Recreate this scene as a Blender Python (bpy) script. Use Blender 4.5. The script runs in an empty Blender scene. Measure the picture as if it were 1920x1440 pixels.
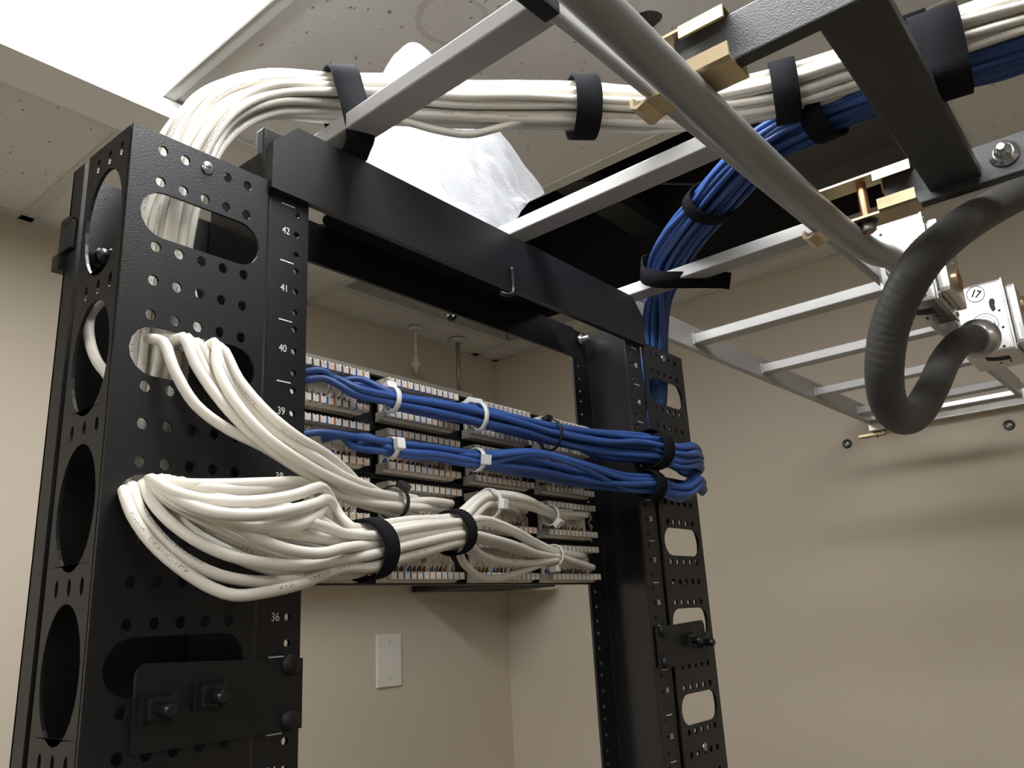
import bpy, bmesh, math, random
import numpy as np
from mathutils import Vector, Matrix
from mathutils.geometry import tessellate_polygon

S = bpy.context.scene
COL = S.collection
rnd = random.Random(7)

# ------------------------------------------------------------------ camera
cam = bpy.data.objects.new('camera', bpy.data.cameras.new('camera'))
COL.objects.link(cam)
cam.matrix_world = Matrix((((0.632695, -0.182462, -0.752599, -0.55857), (-0.772706, -0.213011, -0.597956, -0.45084), (-0.051208, 0.959861, -0.275760, 1.62536))) + ((0, 0, 0, 1),))
cam.data.sensor_width = 36
cam.data.lens = 28.6310
cam.data.clip_start = .01
S.camera = cam

# ------------------------------------------------------------------ world, lamps, exposure
W = bpy.data.worlds.new('world'); S.world = W; W.use_nodes = True
W.node_tree.nodes['Background'].inputs[0].default_value = (.5, .5, .5, 1)
W.node_tree.nodes['Background'].inputs[1].default_value = .02
S.view_settings.view_transform = 'Standard'
S.view_settings.look = 'None'
S.view_settings.gamma = 1
S.view_settings.use_curve_mapping = False
S.view_settings.exposure = 0.28
DIFFUSER = 21.0        # emission of the lit ceiling panel in view
ROOM_LAMP = 12.0        # the other ceiling panels of the room, behind the camera

# ------------------------------------------------------------------ materials
MATS = {}
def srgb(r, g, b):
    f = lambda c: (c/255/12.92) if c/255 <= .04045 else ((c/255+.055)/1.055)**2.4
    return (f(r), f(g), f(b), 1)
def mat(name, col, rough=.5, metal=0, bump=0, scale=200, spec=.5, var=0, vscale=8, coat=0):
    m = bpy.data.materials.new(name); m.use_nodes = True
    nt = m.node_tree; N = nt.nodes; L = nt.links
    b = N['Principled BSDF']
    b.inputs['Base Color'].default_value = col
    b.inputs['Roughness'].default_value = rough
    b.inputs['Metallic'].default_value = metal
    b.inputs['Specular IOR Level'].default_value = spec
    if coat: b.inputs['Coat Weight'].default_value = coat
    if bump or var:
        tc = N.new('ShaderNodeTexCoord')
    if bump:
        n = N.new('ShaderNodeTexNoise'); n.inputs['Scale'].default_value = scale
        n.inputs['Detail'].default_value = 3
        L.new(tc.outputs['Object'], n.inputs['Vector'])
        u = N.new('ShaderNodeBump'); u.inputs['Strength'].default_value = bump; u.inputs['Distance'].default_value = .001
        L.new(n.outputs['Fac'], u.inputs['Height']); L.new(u.outputs['Normal'], b.inputs['Normal'])
    if var:
        n = N.new('ShaderNodeTexNoise'); n.inputs['Scale'].default_value = vscale; n.inputs['Detail'].default_value = 4
        L.new(tc.outputs['Object'], n.inputs['Vector'])
        mx = N.new('ShaderNodeMix'); mx.data_type = 'RGBA'
        mx.inputs[6].default_value = tuple(c*(1-var) for c in col[:3])+(1,)
        mx.inputs[7].default_value = tuple(min(1, c*(1+var)) for c in col[:3])+(1,)
        L.new(n.outputs['Fac'], mx.inputs[0]); L.new(mx.outputs[2], b.inputs['Base Color'])
    MATS[name] = m
    return m
M = MATS
mat('powder_black', (.010, .010, .012, 1), .42, 0, .2, 900, .42)
mat('plain_black', (.011, .011, .012, 1), .5, 0, .1, 500, .4)
mat('satin_black', (.012, .012, .014, 1), .24, 0, .12, 300, .6)
mat('textured_black', (.030, .031, .034, 1), .5, 0, .5, 900, .6)
mat('velcro', (.011, .011, .014, 1), .95, 0, 1.0, 1500, .15, .3, 900)
mat('ladder_grey', (.42, .415, .405, 1), .42, .12, .12, 120, .5, .07, 14)
mat('galvanised', (.58, .57, .55, 1), .30, .85, .15, 90, .5, .16, 60)
mat('emt', (.33, .325, .315, 1), .40, .45, .1, 60, .5, .10, 25)
mat('gold_zinc', (.62, .50, .31, 1), .34, .8, .15, 150, .5, .2, 60)
mat('copper_zinc', (.55, .30, .17, 1), .35, .85, .1, 150)
mat('steel', (.62, .62, .62, 1), .25, .95, .1, 200)
mat('dark_steel', (.05, .05, .055, 1), .3, .8, .1, 200)
mat('nylon_white', (.80, .80, .78, 1), .35, 0, 0, 1, .5)
mat('nylon_black', (.012, .012, .013, 1), .35)
mat('flex_grey', (.068, .066, .063, 1), .55, 0, .2, 250, .4, .12, 40)
mat('idc_cream', (.70, .66, .57, 1), .45, 0, 0)
mat('idc_grey', (.46, .44, .38, 1), .5, 0, .1, 300)
mat('cap_white', (.80, .77, .70, 1), .4)
mat('mark_orange', srgb(215, 110, 30), .5)
mat('mark_brown', srgb(110, 52, 28), .5)
mat('mark_blue', srgb(45, 75, 160), .5)
mat('mark_green', srgb(48, 56, 48), .5)
mat('wire_tan', srgb(190, 160, 120), .5)
mat('wire_brown', srgb(120, 70, 45), .5)
mat('wire_white', srgb(220, 215, 205), .5)
mat('print_white', (.78, .78, .76, 1), .6)
mat('ink', (.02, .02, .022, 1), .6)
mat('plate_white', (.72, .69, .63, 1), .4)
mat('trim_white', (.86, .85, .82, 1), .38)
mat('tbar', (.66, .65, .61, 1), .45)
mat('wall_paint', (.575, .507, .405, 1), .62, 0, .12, 220, .35)
mat('wall_pale', (.66, .62, .54, 1), .6, 0, .1, 120)
mat('floor_vinyl', (.10, .095, .09, 1), .4, 0, 0, 1, .5, .1, 5)
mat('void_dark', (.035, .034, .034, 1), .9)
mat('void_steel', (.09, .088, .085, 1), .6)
mat('hole_fill', (.075, .073, .07, 1), .95, 0, 1.0, 120, .1, .5, 60)
mat('wood_receptacle', srgb(150, 100, 60), .5)

def cable_mat(name, col, ink, rough):
    m = bpy.data.materials.new(name); m.use_nodes = True
    nt = m.node_tree; N = nt.nodes; L = nt.links; b = N['Principled BSDF']
    b.inputs['Roughness'].default_value = rough
    b.inputs['Specular IOR Level'].default_value = .45
    uv = N.new('ShaderNodeUVMap')
    sx = N.new('ShaderNodeSeparateXYZ'); L.new(uv.outputs[0], sx.inputs[0])
    # jacket print: short strokes in a narrow line along the jacket
    mp = N.new('ShaderNodeMapping'); mp.inputs['Scale'].default_value = (900, 26, 1)
    L.new(uv.outputs[0], mp.inputs[0])
    n = N.new('ShaderNodeTexNoise'); n.inputs['Scale'].default_value = 1; n.inputs['Detail'].default_value = 1
    L.new(mp.outputs[0], n.inputs['Vector'])
    g = N.new('ShaderNodeMath'); g.operation = 'GREATER_THAN'; g.inputs[1].default_value = .54
    L.new(n.outputs['Fac'], g.inputs[0])
    # print comes in groups of words
    mp2 = N.new('ShaderNodeMapping'); mp2.inputs['Scale'].default_value = (22, 0, 1)
    L.new(uv.outputs[0], mp2.inputs[0])
    n2 = N.new('ShaderNodeTexNoise'); n2.inputs['Scale'].default_value = 1; L.new(mp2.outputs[0], n2.inputs['Vector'])
    g2 = N.new('ShaderNodeMath'); g2.operation = 'GREATER_THAN'; g2.inputs[1].default_value = .50; L.new(n2.outputs['Fac'], g2.inputs[0])
    c = N.new('ShaderNodeMath'); c.operation = 'COMPARE'; c.inputs[1].default_value = .5; c.inputs[2].default_value = .055
    L.new(sx.outputs[1], c.inputs[0])
    a = N.new('ShaderNodeMath'); a.operation = 'MULTIPLY'; L.new(g.outputs[0], a.inputs[0]); L.new(c.outputs[0], a.inputs[1])
    a2 = N.new('ShaderNodeMath'); a2.operation = 'MULTIPLY'; L.new(a.outputs[0], a2.inputs[0]); L.new(g2.outputs[0], a2.inputs[1])
    a3 = N.new('ShaderNodeMath'); a3.operation = 'MULTIPLY'; L.new(a2.outputs[0], a3.inputs[0]); a3.inputs[1].default_value = .75
    mx = N.new('ShaderNodeMix'); mx.data_type = 'RGBA'; mx.inputs[6].default_value = col; mx.inputs[7].default_value = ink
    L.new(a3.outputs[0], mx.inputs[0]); L.new(mx.outputs[2], b.inputs['Base Color'])
    M[name] = m
cable_mat('jacket_white', (.76, .72, .645, 1), (.12, .11, .10, 1), .42)
cable_mat('jacket_blue', (.034, .092, .31, 1), (.02, .04, .12, 1), .42)

def tile_mat():
    m = bpy.data.materials.new('ceiling_tile'); m.use_nodes = True
    nt = m.node_tree; N = nt.nodes; L = nt.links; b = N['Principled BSDF']
    b.inputs['Roughness'].default_value = .9; b.inputs['Specular IOR Level'].default_value = .1
    tc = N.new('ShaderNodeTexCoord')
    mp = N.new('ShaderNodeMapping'); mp.inputs['Scale'].default_value = (1, .55, 1); L.new(tc.outputs['Object'], mp.inputs[0])
    # warp for worm-like fissures
    n0 = N.new('ShaderNodeTexNoise'); n0.inputs['Scale'].default_value = 70; n0.inputs['Detail'].default_value = 4
    L.new(mp.outputs[0], n0.inputs['Vector'])
    v = N.new('ShaderNodeTexVoronoi'); v.inputs['Scale'].default_value = 75; v.inputs['Randomness'].default_value = 1
    mxv = N.new('ShaderNodeMix'); mxv.data_type = 'VECTOR'; mxv.inputs[0].default_value = .014
    L.new(mp.outputs[0], mxv.inputs[4]); L.new(n0.outputs['Color'], mxv.inputs[5]); L.new(mxv.outputs[1], v.inputs['Vector'])
    r = N.new('ShaderNodeValToRGB')
    r.color_ramp.elements[0].position = .07; r.color_ramp.elements[0].color = (1, 1, 1, 1)
    r.color_ramp.elements[1].position = .15; r.color_ramp.elements[1].color = (0, 0, 0, 1)
    L.new(v.outputs['Distance'], r.inputs[0])
    n1 = N.new('ShaderNodeTexNoise'); n1.inputs['Scale'].default_value = 18; L.new(tc.outputs['Object'], n1.inputs['Vector'])
    g = N.new('ShaderNodeMapRange'); g.inputs[1].default_value = .36; g.inputs[2].default_value = .50; L.new(n1.outputs['Fac'], g.inputs[0])
    pit = N.new('ShaderNodeMath'); pit.operation = 'MULTIPLY'; L.new(r.outputs[0], pit.inputs[0]); L.new(g.outputs[0], pit.inputs[1])
    mx = N.new('ShaderNodeMix'); mx.data_type = 'RGBA'
    mx.inputs[6].default_value = (.80, .785, .75, 1); mx.inputs[7].default_value = (.33, .305, .27, 1)
    L.new(pit.outputs[0], mx.inputs[0])
    # old water stain ring of one tile, in the tile's own coordinates
    at = N.new('ShaderNodeAttribute'); at.attribute_type = 'OBJECT'; at.attribute_name = 'stain'
    sub = N.new('ShaderNodeVectorMath'); sub.operation = 'SUBTRACT'; L.new(tc.outputs['Object'], sub.inputs[0]); L.new(at.outputs['Vector'], sub.inputs[1])
    nz = N.new('ShaderNodeTexNoise'); nz.inputs['Scale'].default_value = 30; L.new(tc.outputs['Object'], nz.inputs['Vector'])
    ln = N.new('ShaderNodeVectorMath'); ln.operation = 'LENGTH'; L.new(sub.outputs[0], ln.inputs[0])
    ad = N.new('ShaderNodeMath'); ad.operation = 'MULTIPLY_ADD'; ad.inputs[1].default_value = .022; L.new(nz.outputs['Fac'], ad.inputs[0]); L.new(ln.outputs['Value'], ad.inputs[2])
    cp = N.new('ShaderNodeMath'); cp.operation = 'COMPARE'; cp.inputs[1].default_value = .057; cp.inputs[2].default_value = .0040; L.new(ad.outputs[0], cp.inputs[0])
    cm = N.new('ShaderNodeMath'); cm.operation = 'MULTIPLY'; cm.inputs[1].default_value = .26; L.new(cp.outputs[0], cm.inputs[0])
    mx2 = N.new('ShaderNodeMix'); mx2.data_type = 'RGBA'; mx2.inputs[7].default_value = (.30, .25, .17, 1)
    L.new(cm.outputs[0], mx2.inputs[0]); L.new(mx.outputs[2], mx2.inputs[6]); L.new(mx2.outputs[2], b.inputs['Base Color'])
    inv = N.new('ShaderNodeMath'); inv.operation = 'SUBTRACT'; inv.inputs[0].default_value = 1; L.new(pit.outputs[0], inv.inputs[1])
    u = N.new('ShaderNodeBump'); u.inputs['Strength'].default_value = .6; u.inputs['Distance'].default_value = .002
    L.new(inv.outputs[0], u.inputs['Height']); L.new(u.outputs[0], b.inputs['Normal'])
    M['ceiling_tile'] = m
tile_mat()

def emit_mat(name, col, s):
    m = bpy.data.materials.new(name); m.use_nodes = True
    b = m.node_tree.nodes['Principled BSDF']
    b.inputs['Base Color'].default_value = (.8, .8, .8, 1)
    b.inputs['Emission Color'].default_value = col; b.inputs['Emission Strength'].default_value = s
    M[name] = m
emit_mat('diffuser_lit', (.97, .985, 1, 1), DIFFUSER)
emit_mat('diffuser_room', (.98, .985, .98, 1), ROOM_LAMP)

def film_mat():
    m = bpy.data.materials.new('plastic_film'); m.use_nodes = True
    nt = m.node_tree; N = nt.nodes; L = nt.links
    out = N['Material Output']; b = N['Principled BSDF']
    b.inputs['Base Color'].default_value = (.86, .88, .91, 1); b.inputs['Roughness'].default_value = .18
    tl = N.new('ShaderNodeBsdfTranslucent'); tl.inputs[0].default_value = (.84, .86, .89, 1)
    tr = N.new('ShaderNodeBsdfTransparent'); tr.inputs[0].default_value = (.95, .95, .96, 1)
    a = N.new('ShaderNodeMixShader'); a.inputs[0].default_value = .42
    L.new(b.outputs[0], a.inputs[1]); L.new(tl.outputs[0], a.inputs[2])
    c = N.new('ShaderNodeMixShader'); c.inputs[0].default_value = .50
    L.new(a.outputs[0], c.inputs[1]); L.new(tr.outputs[0], c.inputs[2]); L.new(c.outputs[0], out.inputs[0])
    M['plastic_film'] = m
film_mat()

# ------------------------------------------------------------------ helpers
def thing(name, label, cat, loc=(0, 0, 0), group=None, rotz=0):
    o = bpy.data.objects.new(name, None); COL.objects.link(o)
    o.location = loc; o.rotation_euler = (0, 0, rotz); o.empty_display_size = .02
    o['label'] = label; o['category'] = cat
    if group: o['group'] = group
    return o
def tag(o, label, cat, group=None):
    o['label'] = label; o['category'] = cat
    if group: o['group'] = group
    return o
def struct(o):
    o['kind'] = 'structure'; return o

class MB:
    """collects shapes into one bmesh; link() makes ONE mesh object of it"""
    def __init__(s): s.bm = bmesh.new(); s.mats = []
    def mi(s, m):
        if m not in s.mats: s.mats.append(m)
        return s.mats.index(m)
    def _f(s, vs, m, smooth=False):
        try: f = s.bm.faces.new(vs)
        except ValueError: return
        f.material_index = m; f.smooth = smooth
    def box(s, lo, hi, m, T=None, bev=0):
        i = s.mi(m)
        cs = [Vector((x, y, z)) for x in (lo[0], hi[0]) for y in (lo[1], hi[1]) for z in (lo[2], hi[2])]
        if T: cs = [T @ c for c in cs]
        v = [s.bm.verts.new(c) for c in cs]
        fs = []
        for q in ((0, 1, 3, 2), (4, 6, 7, 5), (0, 4, 5, 1), (2, 3, 7, 6), (0, 2, 6, 4), (1, 5, 7, 3)):
            f = s.bm.faces.new([v[k] for k in q]); f.material_index = i; fs.append(f)
        if bev:
            es = list({e for f in fs for e in f.edges})
            r = bmesh.ops.bevel(s.bm, geom=es, offset=bev, segments=2, affect='EDGES', profile=.7)
            for f in r['faces']: f.material_index = i
        return s
    def prism(s, poly, ax, a, b, m, holes=(), T=None):
        """polygon (2D list) with holes, extruded along axis ax from a to b. 2D axes are the two others in xyz order"""
        i = s.mi(m)
        def P(p, t):
            c = [0, 0, 0]; k = [0, 1, 2]; k.remove(ax); c[ax] = t; c[k[0]] = p[0]; c[k[1]] = p[1]
            c = Vector(c); return T @ c if T else c
        loops = [list(poly)]+[list(h) for h in holes]
        flat = [p for l in loops for p in l]
        tris = tessellate_polygon([[Vector((p[0], p[1], 0)) for p in l] for l in loops])
        va = [s.bm.verts.new(P(p, a)) for p in flat]; vb = [s.bm.verts.new(P(p, b)) for p in flat]
        for t in tris:
            s._f([va[k] for k in t], i); s._f([vb[k] for k in reversed(t)], i)
        o = 0
        for l in loops:
            n = len(l)
            for k in range(n):
                k2 = (k+1) % n
                s._f([va[o+k], va[o+k2], vb[o+k2], vb[o+k]], i)
            o += n
        return s
    def cyl(s, p0, p1, r0, m, r1=None, n=16, smooth=True):
        i = s.mi(m); r1 = r0 if r1 is None else r1
        p0 = Vector(p0); p1 = Vector(p1); d = (p1-p0).normalized()
        u = d.orthogonal().normalized(); w = d.cross(u)
        A = []; B = []
        for k in range(n):
            t = 2*math.pi*k/n; e = u*math.cos(t)+w*math.sin(t)
            A.append(s.bm.verts.new(p0+e*r0)); B.append(s.bm.verts.new(p1+e*r1))
        for k in range(n):
            s._f([A[k], A[(k+1) % n], B[(k+1) % n], B[k]], i, smooth)
        s._f(list(reversed(A)), i); s._f(B, i)
        return s
    def lathe(s, p0, d, prof, m, n=20):
        """prof: list of (t along d, radius)"""
        i = s.mi(m); p0 = Vector(p0); d = Vector(d).normalized(); u = d.orthogonal().normalized(); w = d.cross(u)
        R = []
        for t, r in prof:
            R.append([s.bm.verts.new(p0+d*t+(u*math.cos(2*math.pi*k/n)+w*math.sin(2*math.pi*k/n))*max(r, 1e-5)) for k in range(n)])
        for a, b in zip(R, R[1:]):
            for k in range(n): s._f([a[k], a[(k+1) % n], b[(k+1) % n], b[k]], i, True)
        s._f(list(reversed(R[0])), i); s._f(R[-1], i)
        return s
    def tube(s, pts, r, m, n=8, step=.006, radf=None):
        V, F, _ = tube_arrays(pts, r, n, step, radf)
        i = s.mi(m); v = [s.bm.verts.new(p) for p in V]
        for f in F: s._f([v[k] for k in f], i, True)
        return s
    def link(s, name, parent=None, T=None):
        me = bpy.data.meshes.new(name)
        bmesh.ops.recalc_face_normals(s.bm, faces=s.bm.faces)
        if T: s.bm.transform(T)
        s.bm.to_mesh(me); s.bm.free()
        for m in s.mats: me.materials.append(M[m])
        o = bpy.data.objects.new(name, me); COL.objects.link(o)
        if parent:
            o.parent = parent
        return o
def place(name, me, parent, loc=(0, 0, 0)):
    o = bpy.data.objects.new(name, me); COL.objects.link(o); o.parent = parent; o.location = loc
    return o

def resample(pts, step):
    P = np.array(pts, float)
    if len(P) == 2: P = np.vstack([P[0], (P[0]+P[1])/2, P[1]])
    Q = np.vstack([2*P[0]-P[1], P, 2*P[-1]-P[-2]])
    out = []
    for k in range(1, len(Q)-2):
        p0, p1, p2, p3 = Q[k-1:k+3]
        n = max(2, int(np.linalg.norm(p2-p1)/step)+1)
        # centripetal Catmull-Rom
        t0 = 0; t1 = t0+max(np.linalg.norm(p1-p0), 1e-6)**.5; t2 = t1+max(np.linalg.norm(p2-p1), 1e-6)**.5; t3 = t2+max(np.linalg.norm(p3-p2), 1e-6)**.5
        t = np.linspace(t1, t2, n, endpoint=False)[:, None]
        A1 = (t1-t)/(t1-t0)*p0+(t-t0)/(t1-t0)*p1; A2 = (t2-t)/(t2-t1)*p1+(t-t1)/(t2-t1)*p2; A3 = (t3-t)/(t3-t2)*p2+(t-t2)/(t3-t2)*p3
        B1 = (t2-t)/(t2-t0)*A1+(t-t0)/(t2-t0)*A2; B2 = (t3-t)/(t3-t1)*A2+(t-t1)/(t3-t1)*A3
        out.append((t2-t)/(t2-t1)*B1+(t-t1)/(t2-t1)*B2)
    out.append(P[-1:])
    return np.vstack(out)
def tube_arrays(pts, r, n, step, radf=None, seed=0):
    P = resample(pts, step)
    T = np.gradient(P, axis=0); T /= np.linalg.norm(T, axis=1)[:, None]+1e-12
    u = np.cross(T[0], [.3, .5, .8]); u /= np.linalg.norm(u)
    L = np.concatenate([[0], np.cumsum(np.linalg.norm(np.diff(P, axis=0), axis=1))])
    ang = 2*np.pi*np.arange(n)/n+seed
    V = np.empty((len(P), n, 3))
    for k in range(len(P)):
        u = u-T[k]*u.dot(T[k]); u /= np.linalg.norm(u); w = np.cross(T[k], u)
        rr = r if radf is None else radf(L[k])*r
        V[k] = P[k]+(np.cos(ang)[:, None]*u+np.sin(ang)[:, None]*w)*rr
    F = []
    m = len(P)
    for k in range(m-1):
        a = k*n; b = a+n
        for j in range(n):
            j2 = (j+1) % n
            F.append((a+j, a+j2, b+j2, b+j))
    F.append(tuple(range(n-1, -1, -1))); F.append(tuple((m-1)*n+j for j in range(n)))
    return V.reshape(-1, 3), F, L
def cable_obj(name, pts, r, m, n=9, step=.008, seed=0):
    V, F, L = tube_arrays(pts, r, n, step, None, seed)
    me = bpy.data.meshes.new(name)
    me.from_pydata([tuple(v) for v in V], [], F)
    me.materials.append(M[m])
    uv = me.uv_layers.new(name='UVMap')
    off = seed*1.37
    data = np.zeros((len(me.loops), 2), np.float32); li = 0
    for f in F:
        if len(f) == 4:
            j = f[0] % n
            k = f[0]//n
            data[li:li+4] = ((L[k]+off, j/n), (L[k]+off, (j+1)/n), (L[k+1]+off, (j+1)/n), (L[k+1]+off, j/n)); li += 4
        else: li += len(f)
    uv.data.foreach_set('uv', data.ravel())
    me.polygons.foreach_set('use_smooth', [len(f) == 4 for f in F])
    me.update()
    o = bpy.data.objects.new(name, me); COL.objects.link(o)
    return o
def strap_mesh(mb, loop, t, width, thick, m):
    """closed band: loop = list of 3D points around the bundle, t = bundle direction"""
    i = mb.mi(m); t = Vector(t).normalized()
    P = np.vstack([loop, loop[:1]]); P = [Vector(p) for p in resample_closed(loop, 40)]
    c = sum(P, Vector())/len(P); n = len(P)
    rings = []
    for k in range(n):
        d = (P[(k+1) % n]-P[k-1]).normalized(); nr = d.cross(t).normalized()
        if nr.dot(P[k]-c) < 0: nr = -nr
        h = t*width/2; o = nr*thick
        rings.append([mb.bm.verts.new(P[k]-h), mb.bm.verts.new(P[k]-h+o), mb.bm.verts.new(P[k]+h+o), mb.bm.verts.new(P[k]+h)])
    for k in range(n):
        a = rings[k]; b = rings[(k+1) % n]
        for j in range(4): mb._f([a[j], a[(j+1) % 4], b[(j+1) % 4], b[j]], i, j == 1)
def resample_closed(loop, n):
    P = np.array(loop, float)
    Q = np.vstack([P[-2:], P, P[:3]])
    R = resample(Q, .002)
    d = np.linalg.norm(R-P[0], axis=1); a = np.where(d < 1e-6)[0]
    R = R[a[0]:a[-1]]
    L = np.concatenate([[0], np.cumsum(np.linalg.norm(np.diff(R, axis=0), axis=1))])
    s = np.linspace(0, L[-1], n, endpoint=False)
    return np.stack([np.interp(s, L, R[:, k]) for k in range(3)], 1)
def ellipse_loop(P, e1, e2, ra, rb, n=14, ph=0):
    P = np.array(P); e1 = np.array(e1); e2 = np.array(e2)
    return [P+e1*ra*math.cos(2*math.pi*k/n+ph)+e2*rb*math.sin(2*math.pi*k/n+ph) for k in range(n)]
def circle(cx, cy, r, n=12, ry=None):
    ry = r if ry is None else ry
    return [(cx+r*math.cos(2*math.pi*k/n), cy+ry*math.sin(2*math.pi*k/n)) for k in range(n)]
def stadium(x0, x1, cz, r, n=8):
    p = []
    for k in range(n+1):
        t = -math.pi/2+math.pi*k/n; p.append((x1-r+r*math.cos(t), cz+r*math.sin(t)))
    for k in range(n+1):
        t = math.pi/2+math.pi*k/n; p.append((x0+r+r*math.cos(t), cz+r*math.sin(t)))
    return p
def rect(x0, x1, y0, y1): return [(x0, y0), (x1, y0), (x1, y1), (x0, y1)]
def text_mesh(body, size, m, name, parent, T, bold=0):
    c = bpy.data.curves.new(name, 'FONT'); c.body = body; c.size = size; c.align_x = 'CENTER'; c.align_y = 'CENTER'; c.extrude = .0001; c.offset = bold
    o = bpy.data.objects.new(name, c); COL.objects.link(o)
    bpy.context.view_layer.update()
    me = bpy.data.meshes.new_from_object(o.evaluated_get(bpy.context.evaluated_depsgraph_get()))
    bpy.data.objects.remove(o); bpy.data.curves.remove(c)
    me.materials.clear(); me.materials.append(M[m])
    me.transform(T)
    o = bpy.data.objects.new(name, me); COL.objects.link(o); o.parent = parent
    return o

# ------------------------------------------------------------------ room
ZC = 2.395
YAW = math.radians(-1.02)
RM = Matrix.Translation((1.298, 1.086, 0)) @ Matrix.Rotation(YAW, 4, 'Z')     # room frame: origin at the far corner, u along X, v along Y
RMi = RM.inverted()
UL, VL = -4.0, -4.2       # room extents from the far corner
H2 = 2.95                 # structural deck above the hung ceiling
def room(name, lo, hi, m):
    return struct(MB().box(lo, hi, m).link(name, None, RM))
room('floor', (UL, VL, -.1), (0, 0, 0), 'floor_vinyl')
HW = ZC+.012
room('wall_back', (UL-.1, 0, 0), (.1, .1, HW), 'wall_paint')
room('wall_right', (0, VL-.1, 0), (.1, 0, HW), 'wall_paint')
room('wall_left', (UL-.1, VL-.1, 0), (UL, 0, HW), 'wall_paint')
room('wall_front', (UL, VL-.1, 0), (0, VL, HW), 'wall_paint')
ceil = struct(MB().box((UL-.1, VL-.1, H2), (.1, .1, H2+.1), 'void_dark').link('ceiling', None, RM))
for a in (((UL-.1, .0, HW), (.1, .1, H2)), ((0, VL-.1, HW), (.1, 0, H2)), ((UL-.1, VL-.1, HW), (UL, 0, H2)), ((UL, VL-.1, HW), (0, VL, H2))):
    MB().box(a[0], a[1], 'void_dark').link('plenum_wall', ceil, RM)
# grid lines of the hung ceiling
US = [-.10-.62*k for k in range(0, 7)]; US = [u for u in US if u > UL]
strips = [(US[0], 0)]+[(US[k+1], US[k]) for k in range(len(US)-1)]+[(UL, US[-1])]
VS = {k: [0, -.50, -1.72, -2.94, VL] for k in range(len(strips))}
VS[1] = [0, -.14, -1.383, -2.60, -3.82, VL]
VS[0] = [0, -1.22, -2.44, -3.66, VL]
LIGHT = (-1.577, -1.362, -1.72, -.535)      # lit panel u0,u1,v0,v1 (a one-foot-wide fixture)
hole_c = RMi @ Vector((.302, -.034, ZC))
stain_c = RMi @ Vector((.1215, .158, ZC))
for k, (u0, u1) in enumerate(strips):
    vs = VS[k]
    for j in range(len(vs)-1):
        v1, v0 = vs[j], vs[j+1]
        if k == 1 and j == 1: continue                      # the missing tile
        a0, a1, b0, b1 = u0+.004, u1-.004, v0+.004, v1-.004
        if k == 3 and j == 1: a1 = LIGHT[0]-.028; a0 = u0+.004   # cut tile beside the light fixture
        if a1-a0 < .03 or b1-b0 < .03: continue
        c = ((a0+a1)/2, (b0+b1)/2)
        T = Matrix.Translation((-c[0], -c[1], 0))
        holes = []
        if k == 2 and v0 < hole_c.y < v1 and u0 < hole_c.x < u1:
            holes = [[(hole_c.x-c[0]+.0225*(1+.05*math.sin(5*t))*math.cos(t), hole_c.y-c[1]+.0225*(1+.05*math.cos(4*t))*math.sin(t)) for t in [2*math.pi*q/20 for q in range(20)]]]
        b = MB().prism(rect(a0-c[0], a1-c[0], b0-c[1], b1-c[1]), 2, ZC, ZC+.016, 'ceiling_tile', holes)
        t = b.link('ceiling_tile', ceil)
        t.matrix_world = RM @ Matrix.Translation((c[0], c[1], 0))
        if holes:
            MB().prism([(p[0]*1.0, p[1]*1.0) for p in holes[0]], 2, ZC+.0070, ZC+.0090, 'hole_fill').link('hole_plug', t)
        if holes: t['stain'] = (stain_c.x-c[0], stain_c.y-c[1], ZC)
        else: t['stain'] = (0., 0., -9.)
def tbar(u0, u1, v0, v1):
    b = MB().box((u0, v0, ZC-.004), (u1, v1, ZC-.0005), 'tbar')
    if u1-u0 < v1-v0: b.box(((u0+u1)/2-.001, v0, ZC), ((u0+u1)/2+.001, v1, ZC+.035), 'tbar')
    else: b.box((u0, (v0+v1)/2-.001, ZC), (u1, (v0+v1)/2+.001, ZC+.035), 'tbar')
    return b.link('ceiling_grid_bar', ceil, RM)
for u in US: tbar(u-.012, u+.012, VL, 0)
for k, (u0, u1) in enumerate(strips):
    for v in VS[k][1:-1]:
        tbar(u0+.012, u1-.012, v-.012, v+.012)
tbar(-.019, 0, VL, 0); tbar(UL, UL+.019, VL, 0); tbar(UL, 0, -.019, 0); tbar(UL, 0, VL, VL+.019)
# dark structure above the missing tile
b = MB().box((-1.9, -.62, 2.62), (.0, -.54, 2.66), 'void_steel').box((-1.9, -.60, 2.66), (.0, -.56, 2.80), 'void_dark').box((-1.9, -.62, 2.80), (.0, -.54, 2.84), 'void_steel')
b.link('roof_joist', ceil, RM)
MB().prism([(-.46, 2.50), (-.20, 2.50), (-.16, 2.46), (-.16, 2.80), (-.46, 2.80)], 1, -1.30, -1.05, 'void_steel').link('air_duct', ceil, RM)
MB().tube([RM @ Vector(p) for p in ((-.70, -.35, 2.50), (-.55, -.60, 2.54), (-.30, -.95, 2.50), (-.1, -1.2, 2.52))], .003, 'void_steel', 6, .03).link('hanger_wire', ceil)

# ceiling lights
def light(name, u0, u1, v0, v1, label, m, group=None):
    c = RM @ Vector(((u0+u1)/2, (v0+v1)/2, ZC))
    t = thing(name, label, 'light', c, group, YAW)
    w, h = (u1-u0)/2, (v1-v0)/2
    MB().box((-w, -h, -.011), (w, h, .007), m, None, .002).link('diffuser', t)
    e = .026
    f = MB()
    for a in ((-w-e, -w, -h-e, h+e), (w, w+.016, -h-e, h+e), (-w, w, -h-e, -h), (-w, w, h, h+.008)):
        f.box((a[0], a[2], -.006), (a[1], a[3], .008), 'trim_white', None, .0015)
    f.link('frame', t)
    MB().box((-w-.012, -h-.012, .012), (w+.012, h+.006, .09), 'trim_white').link('housing', t)
    return t
light('ceiling_light', *LIGHT, 'long white lit ceiling fixture at the upper left with a glaring diffuser', 'diffuser_lit')

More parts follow.
